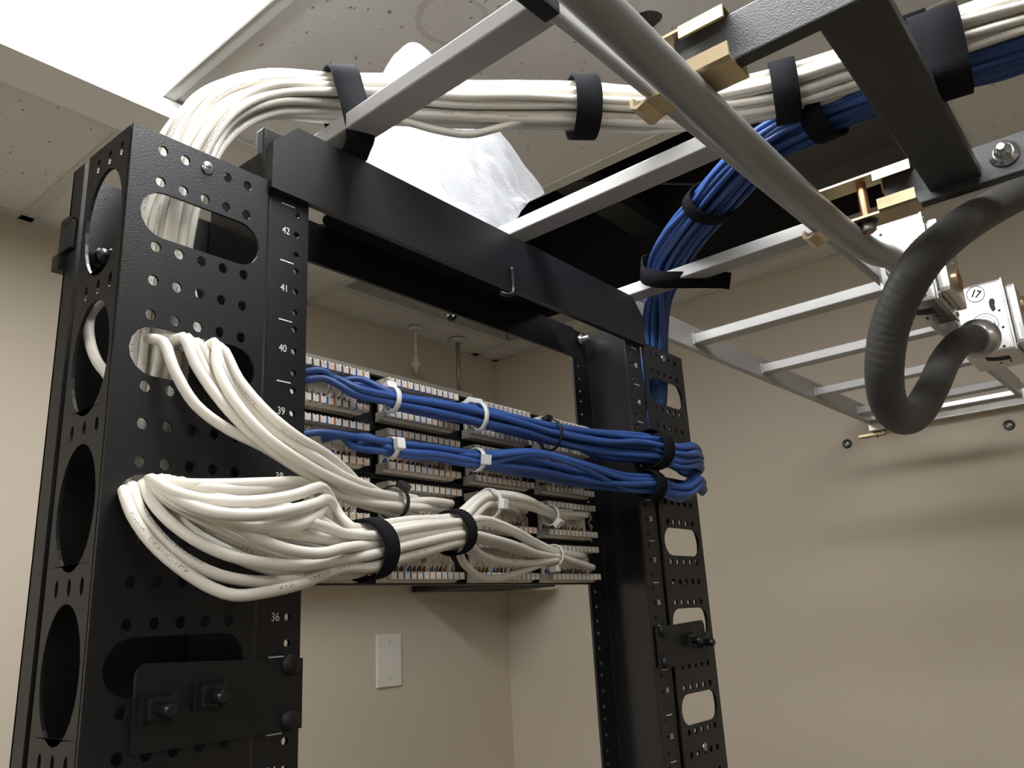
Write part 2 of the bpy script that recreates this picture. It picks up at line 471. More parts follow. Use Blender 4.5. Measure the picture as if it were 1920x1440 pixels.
# white box beam along the far edge of the fixture
b = MB().prism([(-.535, ZC-.005), (-.535, ZC-.030), (-.532, ZC-.033), (-.452, ZC-.033), (-.449, ZC-.030), (-.449, ZC-.005)], 0, -2.6, -1.262, 'trim_white')
o = b.link('ceiling_raceway', None, RM)
tag(o, 'white painted metal channel under the ceiling, running along the end of the lit fixture', 'channel')

# wall objects -----------------------------------------------------
yb = lambda x: 1.086+(x-1.298)*math.tan(YAW)
t = thing('blank_wall_plate', 'blank white wall plate with two tiny screws on the beige wall under the patch panels', 'wall plate', (.849, yb(.849), 1.5435), None, YAW)
b = MB(); b.box((-.0385, -.0065, -.0605), (.0385, 0, .0605), 'plate_white', None, .003); b.link('cover', t)
for s in (.0415, -.0415):
    MB().lathe((0, -.0063, s), (0, -1, 0), [(0, .0032), (.0008, .0030), (.0010, 0)], 'tbar', 12).box((-.0028, -.0074, s-.0004), (.0028, -.0072, s+.0004), 'ink').link('screw', t)
t = thing('wall_shelf', 'black wall-mounted shelf just visible below the patch panels near the room corner', 'shelf', (1.09, 1.0, 1.70), None, YAW)
MB().box((-.170, -.12, .0), (.165, .08, .016), 'plain_black', None, .003).link('shelf_board', t)
for s in (-.06, .13): MB().prism([(-.10, .016), (.083, .016), (.083, .12), (.075, .12)], 0, s-.002, s+.002, 'plain_black').link('bracket', t)
t = thing('wall_cabinet', 'pale box on the back wall behind the patch panels, only its top edge showing', 'cabinet', (.82, .985, 2.0), None, YAW)
MB().box((-.62, -.03, -.25), (.215, .09, .212), 'wall_pale', None, .004).link('body', t)
MB().box((-.60, -.034, -.24), (.20, -.03, .19), 'wall_pale', None, .001).link('front_panel', t)
t = thing('pendant_rod', 'thin ceiling rod ending in a small bell, left of the two in the back corner', 'rod', (.905, 1.035, ZC), 'ceiling rods in the back corner')
MB().lathe((0, 0, -.004), (0, 0, -1), [(0, .018), (.003, .020), (.007, .012), (.008, .004)], 'tbar').link('ceiling_plate', t)
MB().cyl((0, 0, -.006), (0, 0, -.085), .0035, 'tbar', None, 10).link('rod', t)
MB().lathe((0, 0, -.078), (0, 0, -1), [(0, .005), (.012, .006), (.030, .013), (.036, .013), (.038, .006), (.055, .004)], 'tbar').link('bell', t)
t = thing('conduit_rod', 'grey vertical ceiling rod, right of the two in the back corner', 'rod', (1.062, 1.025, ZC), 'ceiling rods in the back corner')
MB().lathe((0, 0, -.004), (0, 0, -1), [(0, .026), (.003, .028), (.007, .014), (.008, .006)], 'tbar').link('ceiling_plate', t)
MB().cyl((0, 0, -.006), (0, 0, -.172), .0065, 'emt', None, 12).link('rod', t)
MB().lathe((0, 0, -.160), (0, 0, -1), [(0, .009), (.012, .009), (.014, .006), (.022, .004)], 'emt').link('foot', t)

# screws and anchors on the right wall
xr = lambda y: 1.298-(y-1.086)*math.tan(YAW)
for P, lab in (((1.3150, 0.0786, 1.9552), 'wall anchor hole with a bright screw, left of the two below the grey ladder'), ((1.3170, -0.2320, 1.9382), 'wall anchor hole with a bright screw, right of the two below the grey ladder')):
    X = xr(P[1])
    t = thing('wall_anchor', lab, 'screw', (X, P[1], P[2]), 'anchors in the right wall')
    MB().lathe((-.0005, 0, 0), (-1, 0, 0), [(0, .0105), (.0022, .010), (.0022, .007), (.001, .0065)], 'dark_steel', 16).link('sleeve', t)
    MB().lathe((-.0006, 0, 0), (-1, 0, 0), [(0, .0068), (.0025, .006), (.003, .001)], 'steel', 14).link('screw_head', t)
    MB().box((-.0046, -.0055, -.001), (-.0036, .0055, .001), 'ink', Matrix.Rotation(.6, 4, 'X')).link('slot', t)

# ------------------------------------------------------------------ relay rack
rack = thing('relay_rack', 'tall black two-post relay rack with white unit numbers and slotted cable channels', 'rack', (0, 0, 0))
PER = .0889; ZS = 1.877; NP = 21; ZT = ZS+.0556
def slotted(sx, y0, y1, xlip):
    b = MB()
    for k in range(NP):
        zc = ZS-PER*k
        holes = [stadium(min(sx*.348, sx*.2645), max(sx*.348, sx*.2645), zc, .0155)]
        for dz in (-.0222, .0222, .0444):
            for q in range(5): holes.append(circle(sx*(.3365-.01525*q), zc+dz, .0034, 10, .0036))
        b.prism(rect(min(sx*.259, sx*.3565), max(sx*.259, sx*.3565), zc-.0333, zc+.0556), 1, y0, y1, 'powder_black', holes)
    zb = ZS-PER*(NP-1)-.0333
    b.box((min(sx*.259, sx*.3565), y0, 0), (max(sx*.259, sx*.3565), y1, zb), 'powder_black')
    bmesh.ops.remove_doubles(b.bm, verts=b.bm.verts, dist=1e-6)
    return b
def side_plate(sx):
    b = MB()
    x0, x1 = sorted((sx*.3565, sx*.3545))
    for k in range(NP):
        zc = ZS-.0013-PER*k
        holes = [circle(.0278, zc, .0233, 28, .0362)]
        for y in (.0108, .0262, .0418): holes.append(circle(y, zc+.0444, .0022, 10, .0050))
        b.prism(rect(.001, .0565, zc-.0320, zc+.0569), 0, x0, x1, 'powder_black', holes)
    zb = ZS-.0013-PER*(NP-1)-.0320
    b.box((x0, .001, 0), (x1, .0565, zb), 'powder_black')
    bmesh.ops.remove_doubles(b.bm, verts=b.bm.verts, dist=1e-6)
    return b
U = .04445; Z42 = 1.9; ZU = 1.961
def zmid(n): return Z42+(n-42)*U
def upright(sx):
    b = MB()
    for y0, y1 in ((0, .0028), (.0737, .0765)):
        for n in range(1, 43):
            zm = zmid(n); x = sx*.23255
            holes = [circle(x, zm+d, .0025, 8) for d in (-.015875, 0, .015875)]
            b.prism(rect(min(sx*.2225, sx*.2545), max(sx*.2225, sx*.2545), zm-U/2, zm+U/2), 1, y0, y1, 'powder_black', holes)
        for z0, z1 in ((0, zmid(1)-U/2), (zmid(42)+U/2, ZU)):
            b.box((min(sx*.2225, sx*.2545), y0, z0), (max(sx*.2225, sx*.2545), y1, z1), 'powder_black')
    # rounded corners into the web
    pr = []
    R = .0035
    for k in range(5):
        t = math.pi/2*k/4; pr.append((sx*(.2545+R*math.sin(t)), R-R*math.cos(t)))
    for k in range(5):
        t = math.pi/2*k/4; pr.append((sx*(.2545+R*math.cos(t)), .0765-R+R*math.sin(t)))
    r = R-.0028
    for k in range(5):
        t = math.pi/2*(4-k)/4; pr.append((sx*(.2545+r*math.cos(t)), .0765-R+r*math.sin(t)))
    for k in range(5):
        t = math.pi/2*(4-k)/4; pr.append((sx*(.2545+r*math.sin(t)), R-r*math.cos(t)))
    b.prism(pr, 2, 0, ZU, 'satin_black')
    bmesh.ops.remove_doubles(b.bm, verts=b.bm.verts, dist=1e-6)
    return b.link('upright', rack)
RX = Matrix.Rotation(math.pi/2, 4, 'X')
for sx in (-1, 1):
    up = upright(sx)
    for n in range(30, 43):
        text_mesh(str(n), .0074, 'print_white', 'unit_number', up, Matrix.Translation((sx*.2418, -.00015, zmid(n))) @ RX @ Matrix.Scale(.86, 4, (1, 0, 0)))
        MB().box((min(sx*.2348, sx*.2460), -.0003, zmid(n)-U/2-.0018), (max(sx*.2348, sx*.2460), 0, zmid(n)-U/2-.0010), 'print_white').link('unit_mark', up)
    MB().box((min(sx*.2348, sx*.2460), -.0003, zmid(42)+U/2-.0018), (max(sx*.2348, sx*.2460), 0, zmid(42)+U/2-.0010), 'print_white').link('unit_mark', up)
    ch = slotted(sx, -.0022, -.0002, 0).link('channel_front', rack)
    side_plate(sx).link('channel_side', rack)
    xs = sorted((sx*.259, sx*.3565))
    MB().box((min(sx*.2535, xs[0]) if sx > 0 else xs[0], .0775, 0), (xs[1] if sx > 0 else -.2535, .0795, 1.930), 'powder_black').link('channel_back', rack)
    x0, x1 = sorted((sx*.3565, sx*.3545))
    MB().box((x0, .0630, 0), (x1, .0795, ZT-.001), 'powder_black').link('channel_lip', rack)
    for zz, q in ((1.9222, 2),):
        X = sx*(.3365-.01525*q)
        MB().lathe((X, -.002, zz), (0, -1, 0), [(0, .0046), (.0012, .0044), (.0022, .0030), (.0024, .0005)], 'steel', 16).box((X-.0022, -.0046, zz-.0004), (X+.0022, -.0040, zz+.0004), 'ink').box((X-.0004, -.0046, zz-.0022), (X+.0004, -.0040, zz+.0022), 'ink').link('channel_screw', ch)
    for zz, q in ((1.4812, 2),):
        X = sx*(.3365-.01525*q)
        MB().lathe((X, -.002, zz), (0, -1, 0), [(0, .0046), (.0012, .0044), (.0022, .0030), (.0024, .0005)], 'steel', 16).box((X-.0022, -.0046, zz-.0004), (X+.0022, -.0040, zz+.0004), 'ink').link('channel_screw', ch)
# top bars
c = .021
MB().prism([(-.2590, 1.926), (.2590, 1.926), (.2590, 1.9835-c), (.2590-c, 1.9835), (-.2590+c, 1.9835), (-.2590, 1.9835-c)], 1, -.0065, -.0005, 'powder_black').link('top_bar_front', rack)
MB().prism([(-.2220, 1.9235), (.2220, 1.9235), (.2220, 1.9610), (-.2220, 1.9610)], 1, .0700, .0735, 'powder_black').link('top_bar_back', rack)
rr = .018
pl = [(-.165, 0), (.168, 0)]
pl += [(.150+rr*math.cos(t), .052+rr*math.sin(t)) for t in [math.pi/2*k/6 for k in range(7)]]
pl += [(.155, .0735), (-.155, .0735)]
pl += [(-.147-rr*math.sin(t), .052+rr*math.cos(t)) for t in [math.pi/2*k/6 for k in range(7)]]
MB().prism(pl, 2, 1.9612, 1.9642, 'powder_black').link('top_plate', rack)
b = MB().tube([(.0075, -.0085, 1.947), (.0075, -.009, 1.925), (.004, -.010, 1.9185), (-.003, -.008, 1.9165), (-.006, -.004, 1.919)], .0022, 'powder_black', 8, .002); b.link('hook_bolt', rack)
b = MB().tube([(.0225, .0790, 1.950), (.0225, .0800, 1.929), (.019, .0810, 1.9225), (.012, .0800, 1.9205), (.009, .076, 1.922)], .0026, 'dark_steel', 8, .002); b.link('hook_bolt', rack)
# bolt and nut seen through the top oval of the left channel, clamp on the back lip
b = MB().lathe((-.3350, .0775, 1.8725), (0, -1, 0), [(0, .0085), (.0015, .0085), (.0018, .0065), (.0075, .0065), (.0085, .0055), (.0085, .0032), (.0165, .0030), (.017, .002)], 'dark_steel', 6); b.link('channel_bolt', rack)
b = MB().box((-.3600, .0655, 1.8700), (-.3530, .0830, 1.8900), 'plain_black', None, .0012).box((-.3620, .0760, 1.8580), (-.3530, .0860, 1.8690), 'plain_black', None, .0015).box((-.3606, .0690, 1.8885), (-.3540, .0810, 1.8935), 'plain_black', None, .001); b.link('lip_clip', rack)
b = MB().lathe((.2360, .0700, 1.9480), (0, -1, 0), [(0, .0075), (.004, .0075), (.0045, .0045), (.013, .0042), (.0135, .003)], 'steel', 6); b.link('top_bolt', rack)
b = MB().lathe((-.2360, .0700, 1.9480), (0, -1, 0), [(0, .0075), (.004, .0075), (.0045, .0045), (.013, .0042), (.0135, .003)], 'steel', 6); b.link('top_bolt', rack)
MB().box((-.3565, -.10, 0), (-.2225, .18, .006), 'powder_black').link('base_foot', rack)
MB().box((.2225, -.10, 0), (.3565, .18, .006), 'powder_black').link('base_foot', rack)

# rack ears of a device fixed at unit 35, one on each post
def cage_nut(b, X, z):
    b.box((X-.0075, -.0120, z-.0060), (X+.0075, -.0050, z+.0060), 'dark_steel', None, .001)
    b.box((X-.0105, -.0085, z-.0070), (X-.0075, -.0050, z+.0070), 'dark_steel')
    b.box((X+.0075, -.0085, z-.0070), (X+.0105, -.0050, z+.0070), 'dark_steel')
    b.lathe((X+.001, -.012, z-.001), (0, -1, 0), [(0, .0042), (.008, .0040), (.009, .003)], 'dark_steel', 10)
    return b
for sx, lab in ((-1, 'black mounting bracket with cage nuts bolted low on the left post'), (1, 'black mounting bracket with cage nuts bolted low on the right post')):
    t = thing('mounting_bracket', lab, 'bracket', (0, 0, 0), 'brackets at unit 35')
    xo = sx*.331; xi = sx*.2240; z0, z1 = 1.5670, 1.6120
    r = .006
    pts = [(xi, z0), (xo, z0)]+[(xo-sx*r+sx*r*math.cos(a), z1-r+r*math.sin(a)) for a in [math.pi/2*k/5 for k in range(6)]]+[(xi, z1-.004)]
    MB().prism(pts, 1, -.0052, -.0027, 'plain_black').link('plate', t)
    for X in (.3190, .2885):
        cage_nut(MB(), sx*X, 1.5890 if X > .3 else 1.5925).link('cage_nut', t)
    for z in (zmid(35)+.015875, zmid(35)-.015875):
        MB().lathe((sx*.2335, -.0052, z), (0, -1, 0), [(0, .0065), (.0012, .0066), (.0028, .0058), (.0045, .0035), (.0048, .0008)], 'plain_black', 18).link('screw', t)

# ------------------------------------------------------------------ patch panels
def clip_mesh(mark):
    b = MB()
    b.prism([(-.0028, -.0029), (.0026, -.0029), (.0026, .0020), (.0019, .0031), (.0008, .0019), (-.0010, .0019), (-.0021, .0031), (-.0028, .0020)], 1, -.0052, 0, 'cap_white')
    b.box((.0028, -.0047, -.0028), (.0043, 0, .0028), mark)
    o = b.link('clip'); me = o.data; bpy.data.objects.remove(o); return me
CLIP = [clip_mesh(m) for m in ('mark_brown', 'mark_blue', 'mark_orange', 'mark_green')]
def strip_mesh(lower):
    # 110-style strip, local x 0..0.1, rows along x, front towards -y
    b = MB()
    b.prism([(0, -.0030), (.0840, -.0030), (.0890, .0003), (.0890, .0031), (0, .0031)], 1, -.0004, .0115, 'idc_cream')
    lip = -.0052 if lower else -.0038
    b.prism([(-.0005, lip), (.0815, lip), (.0860, -.0030), (-.0005, -.0030)], 1, .0012, .0115, 'idc_cream' if lower else 'idc_grey')
    b.box((-.0005, -.0042, -.0030), (.0016, -.0004, .0031), 'idc_grey')
    if lower:
        for k in range(12): b.box((.0038+.0072*k, .0040, lip-.0001), (.0050+.0072*k, .0056, lip+.0003), 'mark_green')
    o = b.link('strip'); me = o.data; bpy.data.objects.remove(o); return me
STRIP = [strip_mesh(False), strip_mesh(True)]
def card_mesh(seed):
    r = random.Random(seed); b = MB()
    b.box((.001, .0035, -.0125), (.0840, .0060, .0110), 'idc_cream')
    cols = ['mark_blue', 'mark_brown', 'mark_green', 'mark_brown']*3
    for k in range(12):
        x = .004+.0056*k+.0040*(k//4)
        b.prism([(x, -.0105), (x+.0046, -.0105), (x+.0046, -.0055), (x+.0030, -.0055), (x, -.0082)], 1, .0031, .0035, cols[k])
    o = b.link('wiring_card'); me = o.data; bpy.data.objects.remove(o); return me
CARD = card_mesh(1)
def wires_mesh(seed, n=6):
    r = random.Random(seed); b = MB()
    for g in range(n):
        x = .006+.0138*g+r.uniform(0, .006)
        zc = r.uniform(-.002, .003)
        for k in range(5):
            s = r.choice((-1, 1)); x2 = x+r.uniform(-.008, .008)
            b.tube([(x, -.002, zc), ((x+x2)/2+r.uniform(-.002, .002), -.005+r.uniform(-.002, .002), zc+s*.005), (x2, -.001, s*.0108)], .00042, r.choice(('wire_tan', 'wire_brown', 'wire_white', 'wire_tan', 'wire_white')), 4, .006)
    o = b.link('loose_wires'); me = o.data; bpy.data.objects.remove(o); return me
WIRES = [wires_mesh(s) for s in range(4)]
PZ = [1.8250-.0445*i for i in range(4)]
panels = []
for pi in range(2):
    zt = 1.8338-.0889*pi; zb = zt-.0886
    t = thing('patch_panel', ('upper black patch panel, back side with rows of white punch-down strips behind blue cables', 'lower black patch panel, back side with rows of white punch-down strips behind white cables')[pi], 'patch panel', (0, .06, zb), 'patch panels seen from behind')
    loc = Vector((0, .06, zb))
    b = MB().box((-.2215, .0085, .0003), (.2215, .0135, .0883), 'plain_black')
    b.box((-.2000, 0, .0868), (.2000, .0085, .0883), 'plain_black').box((-.2000, 0, .0003), (.2000, .0085, .0018), 'plain_black')
    b.box((-.2000, .004, .0405), (.2000, .0085, .0480), 'plain_black')
    b.link('face_plate', t)
    for ri in range(2):
        zr = PZ[pi*2+ri]-zb
        for ci in range(4):
            x0 = -.2125+.1085*ci
            bl = place('terminal_block', CARD, t, (x0, -.0065, zr-.0140))
            for si, dz in ((0, .0140), (1, -.0145)):
                place('terminal_strip', STRIP[si], bl, (0, -.0040, dz))
                for k in range(12):
                    place('clip', CLIP[k % 4 if si == 0 else (k+rnd.choice((0, 0, 0, 1))) % 4], bl, (.0040+.0073*k, -.0045, dz))
            w = place('loose_wires', WIRES[(ri+ci) % 4], bl, (0, 0, 0)); w['kind'] = 'stuff'
        for ci in range(5):
            if 0 < ci < 4:
                MB().lathe((-.2125+.1085*ci-.0095, .0085, zr-.0005), (0, -1, 0), [(0, .0035), (.003, .003), (.0035, .001)], 'plain_black', 10).link('panel_screw', t)
    if pi == 1:
        text_mesh('40', .0055, 'ink', 'panel_number', t, Matrix.Translation(Vector((-0.0542, 0.0562, 1.6764))-loc) @ RX)

# ------------------------------------------------------------------ grey ladder rack
AL = math.radians(-1.933)
LT = Matrix.Translation((.497, .038, 0)) @ Matrix.Rotation(AL, 4, 'Z')     # frame: x along ladder (0 at a rung), y = 0 inner face of the far stringer, -y towards the near one
SP = .2286; LW = .272; Z0, Z1 = 1.984, 2.0225
lad = thing('cable_ladder', 'grey steel cable ladder lying on top of the rack and reaching the right wall', 'ladder rack', LT @ Vector((0, 0, Z0)), None, AL)
LTi = lad.matrix_basis.inverted()
def rprof(y0, y1, z0, z1, r, n=3):
    p = []
    for cx, cz, a in ((y1-r, z0+r, -90), (y1-r, z1-r, 0), (y0+r, z1-r, 90), (y0+r, z0+r, 180)):
        for k in range(n+1):
            t = math.radians(a+90*k/n); p.append((cx+r*math.cos(t), cz+r*math.sin(t)))
    return p
xa, xb = -3*SP-.030, .768
for y0, y1 in ((0, .0095), (-LW-.0095, -LW)):
    MB().prism(rprof(y0, y1, 0, Z1-Z0, .003), 0, xa, xb, 'ladder_grey').link('stringer', lad)
    MB().box((xa-.004, y0-.0015, -.0015), (xa+.026, y1+.0015, Z1-Z0+.0015), 'plain_black', None, .002).link('end_cap', lad)
for k in range(-3, 4):
    b = MB().prism(rprof(k*SP-.0125, k*SP+.0125, .0095, .0238, .0014), 1, -LW, 0, 'ladder_grey')
    b.box((k*SP-.0145, -.003, .0080), (k*SP-.0120, 0, .0250), 'ladder_grey').box((k*SP-.0145, -LW, .0080), (k*SP-.0120, -LW+.003, .0250), 'ladder_grey')
    b.link('rung', lad)

# angle bracket that carries the ladder on the wall
t = thing('wall_angle', 'galvanised angle bracket carrying the grey ladder on the right wall', 'bracket', (1.298, -.1, 1.95), None, YAW)
MB().box((-.0495, -.42, .0195), (-.0465, .120, .0500), 'galvanised', None, .0006).box((-.0465, -.42, .0195), (.012, .120, .0225), 'galvanised').link('angle', t)
b = MB().box((-.030, .095, .0120), (-.002, .150, .0185), 'gold_zinc', None, .001)
b.link('clip', t)
MB().lathe((-.016, .112, .0120), (0, 0, -1), [(0, .006), (.004, .006), (.0045, .004), (.010, .0035)], 'dark_steel', 6).link('bolt', t)

# ------------------------------------------------------------------ black ladder rack
bl = thing('cable_ladder', 'black textured cable ladder branching off the grey one towards the upper right', 'ladder rack', (.08, -.30, Z0))
blo = Vector((.08, -.30, Z0))
for x0, x1, ys in ((-.083, -.0705, -.2400), (.2400, .2525, -.2950)):
    MB().prism(rprof(x0-.08, x1-.08, 0, Z1-Z0, .002), 1, -1.15+.30, ys+.30, 'textured_black').link('stringer', bl)
for yc in (-.356, -.585, -.813, -1.04):
    MB().prism(rprof(yc-.022+.30, yc+.022+.30, .0085, .0230, .002), 0, -.0705-.08, .2400-.08, 'textured_black').link('rung', bl)
b = MB(); P = Vector((.2400, -.3985, 2.0060))-blo
b.lathe(P, (-1, 0, 0), [(0, .0125), (.0016, .0125), (.0017, .0085), (.0040, .0085)], 'steel', 24)
b.lathe(P+Vector((-.004, 0, 0)), (-1, 0, 0), [(0, .0075), (.0055, .0075), (.006, .0042), (.013, .0042), (.0135, .0035)], 'steel', 6)
b.link('stud', bl)
t = bl

# gold splice clamps joining the two ladders
def clamp(x, ya, yb_, label):
    """x centre, ya = far edge over the grey stringer, yb_ = end over the black bar"""
    t = thing('splice_clamp', label, 'clamp', (x, (ya+yb_)/2, Z0), 'gold splice clamps')
    o = Vector((x, (ya+yb_)/2, Z0)); w = .0135
    L = (ya-yb_)/2; th = .0022; zt = Z1-Z0
    # top plate: hook over the stringer, flat, curled wings over the bar
    MB().prism([(L, zt+.0005-.004), (L+.003, zt-.003), (L+.003, zt+.004), (L-.002, zt+.0065), (L-.010, zt+.0008+th), (-L, zt+.0008+th), (-L, zt+.0008), (L-.011, zt+.0008), (L-.003, zt+.0038), (L, zt+.002)], 0, -w, w, 'gold_zinc').link('top_plate', t)
    MB().prism([(L, .004), (L+.003, .003), (L+.003, -.004), (L-.002, -.0065), (L-.010, -.0008-th), (-L, -.0008-th), (-L, -.0008), (L-.011, -.0008), (L-.003, -.0038), (L, -.002)], 0, -w, w, 'gold_zinc').link('bottom_plate', t)
    for s in (-1, 1):
        MB().prism([(s*w, zt+.0008+th), (s*(w+.0035), zt+.0012), (s*(w+.0042), zt-.0090), (s*(w+.0020), zt-.0090), (s*(w+.0016), zt+.0004), (s*(w-.002), zt+.0008)], 1, -L, -L+.034, 'gold_zinc').link('top_wing', t)
        MB().prism([(s*w, -.0008-th), (s*(w+.0035), -.0012), (s*(w+.0042), .0095), (s*(w+.0020), .0095), (s*(w+.0016), -.0004), (s*(w-.002), -.0008)], 1, -L, -L+.034, 'gold_zinc').link('bottom_wing', t)
    yb0 = -.004
    b = MB().lathe((0, yb0, zt+.003), (0, 0, 1), [(0, .0082), (.0012, .0078), (.003, .005), (.0036, .001)], 'gold_zinc', 20).link('bolt_head', t)
    prof = []
    for k in range(28): prof += [(.0014*k, .0040), (.0014*k+.0007, .0047)]
    MB().lathe((0, yb0, zt+.003), (0, 0, -1), prof+[(.056, .0040), (.0565, .003)], 'copper_zinc', 14).link('bolt', t)
    MB().lathe((0, yb0, -.003), (0, 0, -1), [(0, .0095), (.0012, .0095), (.0013, .0075), (.0028, .0072)], 'dark_steel', 20).link('washer', t)
    MB().lathe((0, yb0, -.0058), (0, 0, -1), [(0, .0070), (.0068, .0070), (.0072, .0055)], 'emt', 6).link('nut', t)
    return t
clamp(.237, -.2190, -.3250, 'gold clamp with a copper bolt joining the grey ladder to the lower black bar')
clamp(-.0765, -.2060, -.2830, 'gold clamp joining the grey ladder to the upper black bar')

# ------------------------------------------------------------------ conduit, boxes, flexible conduit
pts = [(-.330, -.2490, 1.9715), (-.21, -.2490, 1.9715), (-.06, -.2495, 1.9715), (.10, -.2520, 1.9715), (.23, -.2570, 1.9715), (.300, -.2640, 1.9730), (.345, -.2690, 1.9810), (.400, -.2690, 1.9850)]
t = thing('steel_conduit', 'grey steel conduit running under the near rail of the grey ladder into a junction box', 'conduit', pts[0])
o = Vector(pts[0])
MB().tube([Vector(p)-o for p in pts], .0130, 'emt', 20, .006).link('pipe', t)
MB().lathe(Vector((.392, -.269, 1.9845))-o, (1, 0, .05), [(-.012, .0150), (0, .0155), (.0005, .0185), (.0055, .0185)], 'galvanised', 20).link('connector', t)

def ring(b, c, ax, r, th, m, n=28, rb=None):
    rb = rb or r
    k = [0, 1, 2]; k.remove(ax); P = []
    for q in range(n+1):
        v = [0, 0, 0]; v[ax] = c[ax]; v[k[0]] = c[k[0]]+r*math.cos(2*math.pi*q/n); v[k[1]] = c[k[1]]+rb*math.sin(2*math.pi*q/n); P.append(v)
    b.tube(P, th, m, 5, .004)
def jbox(x0, y1, y0, z0, z1, label):
    """x0 left face, y1 back (stringer side), y0 front seam"""
    w = z1-z0
    t = thing('junction_box', label, 'junction box', (x0, y1, z0), 'junction boxes on the grey ladder')
    o = Vector((x0, y1, z0)); d = y0-y1
    MB().box((0, d, 0), (w, 0, w), 'galvanised', None, .0035).link('body', t)
    b = MB().box((-.001, d-.0022, -.001), (w+.001, d, w+.001), 'galvanised', None, .0008)
    b.link('cover_flange', t)
    MB().box((.008, d-.0150, .008), (w-.008, d-.0022, w-.008), 'galvanised', None, .0055).link('raised_cover', t)
    for zz in (w*.30, w*.70):
        r = MB().prism([(w/2+.0165*math.cos(q)*(1 if abs(math.sin(q)) < .8 else 1), zz+.0135*math.sin(q)) for q in [2*math.pi*k/24 for k in range(24)]], 1, d-.0180, d-.0150, 'gold_zinc').link('receptacle', t)
        MB().prism([(w/2+.0145*math.cos(q), zz+.0115*math.sin(q)) for q in [2*math.pi*k/24 for k in range(24)]], 1, d-.0192, d-.0180, 'wood_receptacle').box((w/2-.007, d-.0195, zz-.001), (w/2-.005, d-.0192, zz+.005), 'ink').box((w/2+.005, d-.0195, zz-.001), (w/2+.007, d-.0192, zz+.004), 'ink').link('receptacle_face', r)
    MB().lathe((w/2, d-.0148, w/2), (0, -1, 0), [(0, .0028), (.001, .0026), (.002, .001)], 'steel', 12).link('cover_screw', t)
    for cx, cz in ((.006, .006), (w-.006, .006), (.006, w-.006), (w-.006, w-.006)):
        MB().lathe((cx, d-.0020, cz), (0, -1, 0), [(0, .0034), (.001, .0034), (.0022, .0020)], 'steel', 12).link('corner_screw', t)
    k = MB()
    ring(k, (-.0002, d*.52, w*.40), 0, .0165, .0005, 'dark_steel'); ring(k, (-.0002, d*.52, w*.40), 0, .0125, .0004, 'dark_steel')
    
    for a, bz in ((.2, .88), (.86, .56), (.86, .32), (.8, .06)):
        k.lathe((.0004, d*a, w*bz), (-1, 0, 0), [(0, .0020), (.0008, .0018), (.0010, .0008)], 'ink', 10)
    k.link('knockouts', t)
    k = MB()
    for q in range(3): k.tube([(.018+.008*q, d*.35, -.0002), (.030+.008*q, d*.55, -.0002), (.034+.008*q, d*.80, -.0002)], .0010, 'ink', 5, .004)
    for q in range(2): k.box((.062, d*(.55+.2*q)-.0012, -.0006), (.070, d*(.55+.2*q)+.0012, .0002), 'ink')
    k.link('bottom_slots', t)
    return t
jbox(.402, -.2400, -.2950, 1.9420, 2.0470, 'galvanised junction box with outlets hanging on the ladder, the nearer one behind the flexible conduit')
jb2 = jbox(.690, -.2680, -.3290, 1.9400, 2.0420, 'galvanised junction box marked 17 at the right edge, where the flexible conduit ends')
# hand-written 17 in a ring and a marker blot on the left face of the far box
LF = Matrix.Rotation(-math.pi/2, 4, 'Z') @ RX
text_mesh('17', .0150, 'ink', 'marker_number', jb2, Matrix.Translation((-.0008, -.0290, .0880)) @ Matrix.Rotation(-math.pi/2, 4, 'Z') @ RX @ Matrix.Rotation(math.radians(-28), 4, 'Z') @ Matrix.Scale(.8, 4, (1, 0, 0)), .0005)
k = MB(); ring(k, (-.0004, -.0290, .0880), 0, .0110, .0006, 'ink', 28, .0115); k.link('marker_ring', jb2)
k = MB(); k.prism([(y_, z_) for y_, z_ in [(-.0425, .073), (-.0450, .077), (-.0490, .076), (-.0500, .071), (-.0485, .067), (-.0490, .060), (-.0450, .057), (-.0435, .060), (-.0420, .066)]], 0, -.0006, -.0001, 'ink'); k.link('marker_blot', jb2)

pts = [(0.6161, -0.3004, 1.9444), (0.5729, -0.2861, 1.9335), (0.5151, -0.2738, 1.9012), (0.4459, -0.2645, 1.8526), (0.3805, -0.2565, 1.8142), (0.3226, -0.2531, 1.8016), (0.2693, -0.2566, 1.8097), (0.2305, -0.2680, 1.8315), (0.2115, -0.2823, 1.8600), (0.1976, -0.3018, 1.8858), (0.1928, -0.3230, 1.9086), (0.2293, -0.3411, 1.9388), (0.2926, -0.3631, 1.9770), (0.3685, -0.3941, 2.0182), (0.4415, -0.4361, 2.0553), (0.5347, -0.5072, 2.1000), (0.6277, -0.5926, 2.1402), (.72, -.72, 2.20), (.78, -.86, 2.30), (.80, -.92, 2.41)]
o = Vector(pts[0])
t = thing('flexible_conduit', 'thick dark grey flexible conduit hanging in a loop in front of the junction boxes', 'conduit', pts[0])
rib = lambda l: 1+.011*math.sin(l*2*math.pi/.0072)
MB().tube([Vector(p)-o for p in pts], .0172, 'flex_grey', 22, .0018, rib).link('hose', t)
d = (Vector(pts[1])-o).normalized()
MB().lathe(d*-.006, d, [(-.004, .0210), (.004, .0220), (.004, .0255), (.016, .0255), (.018, .0215), (.024, .0196)], 'galvanised', 28).link('connector', t)

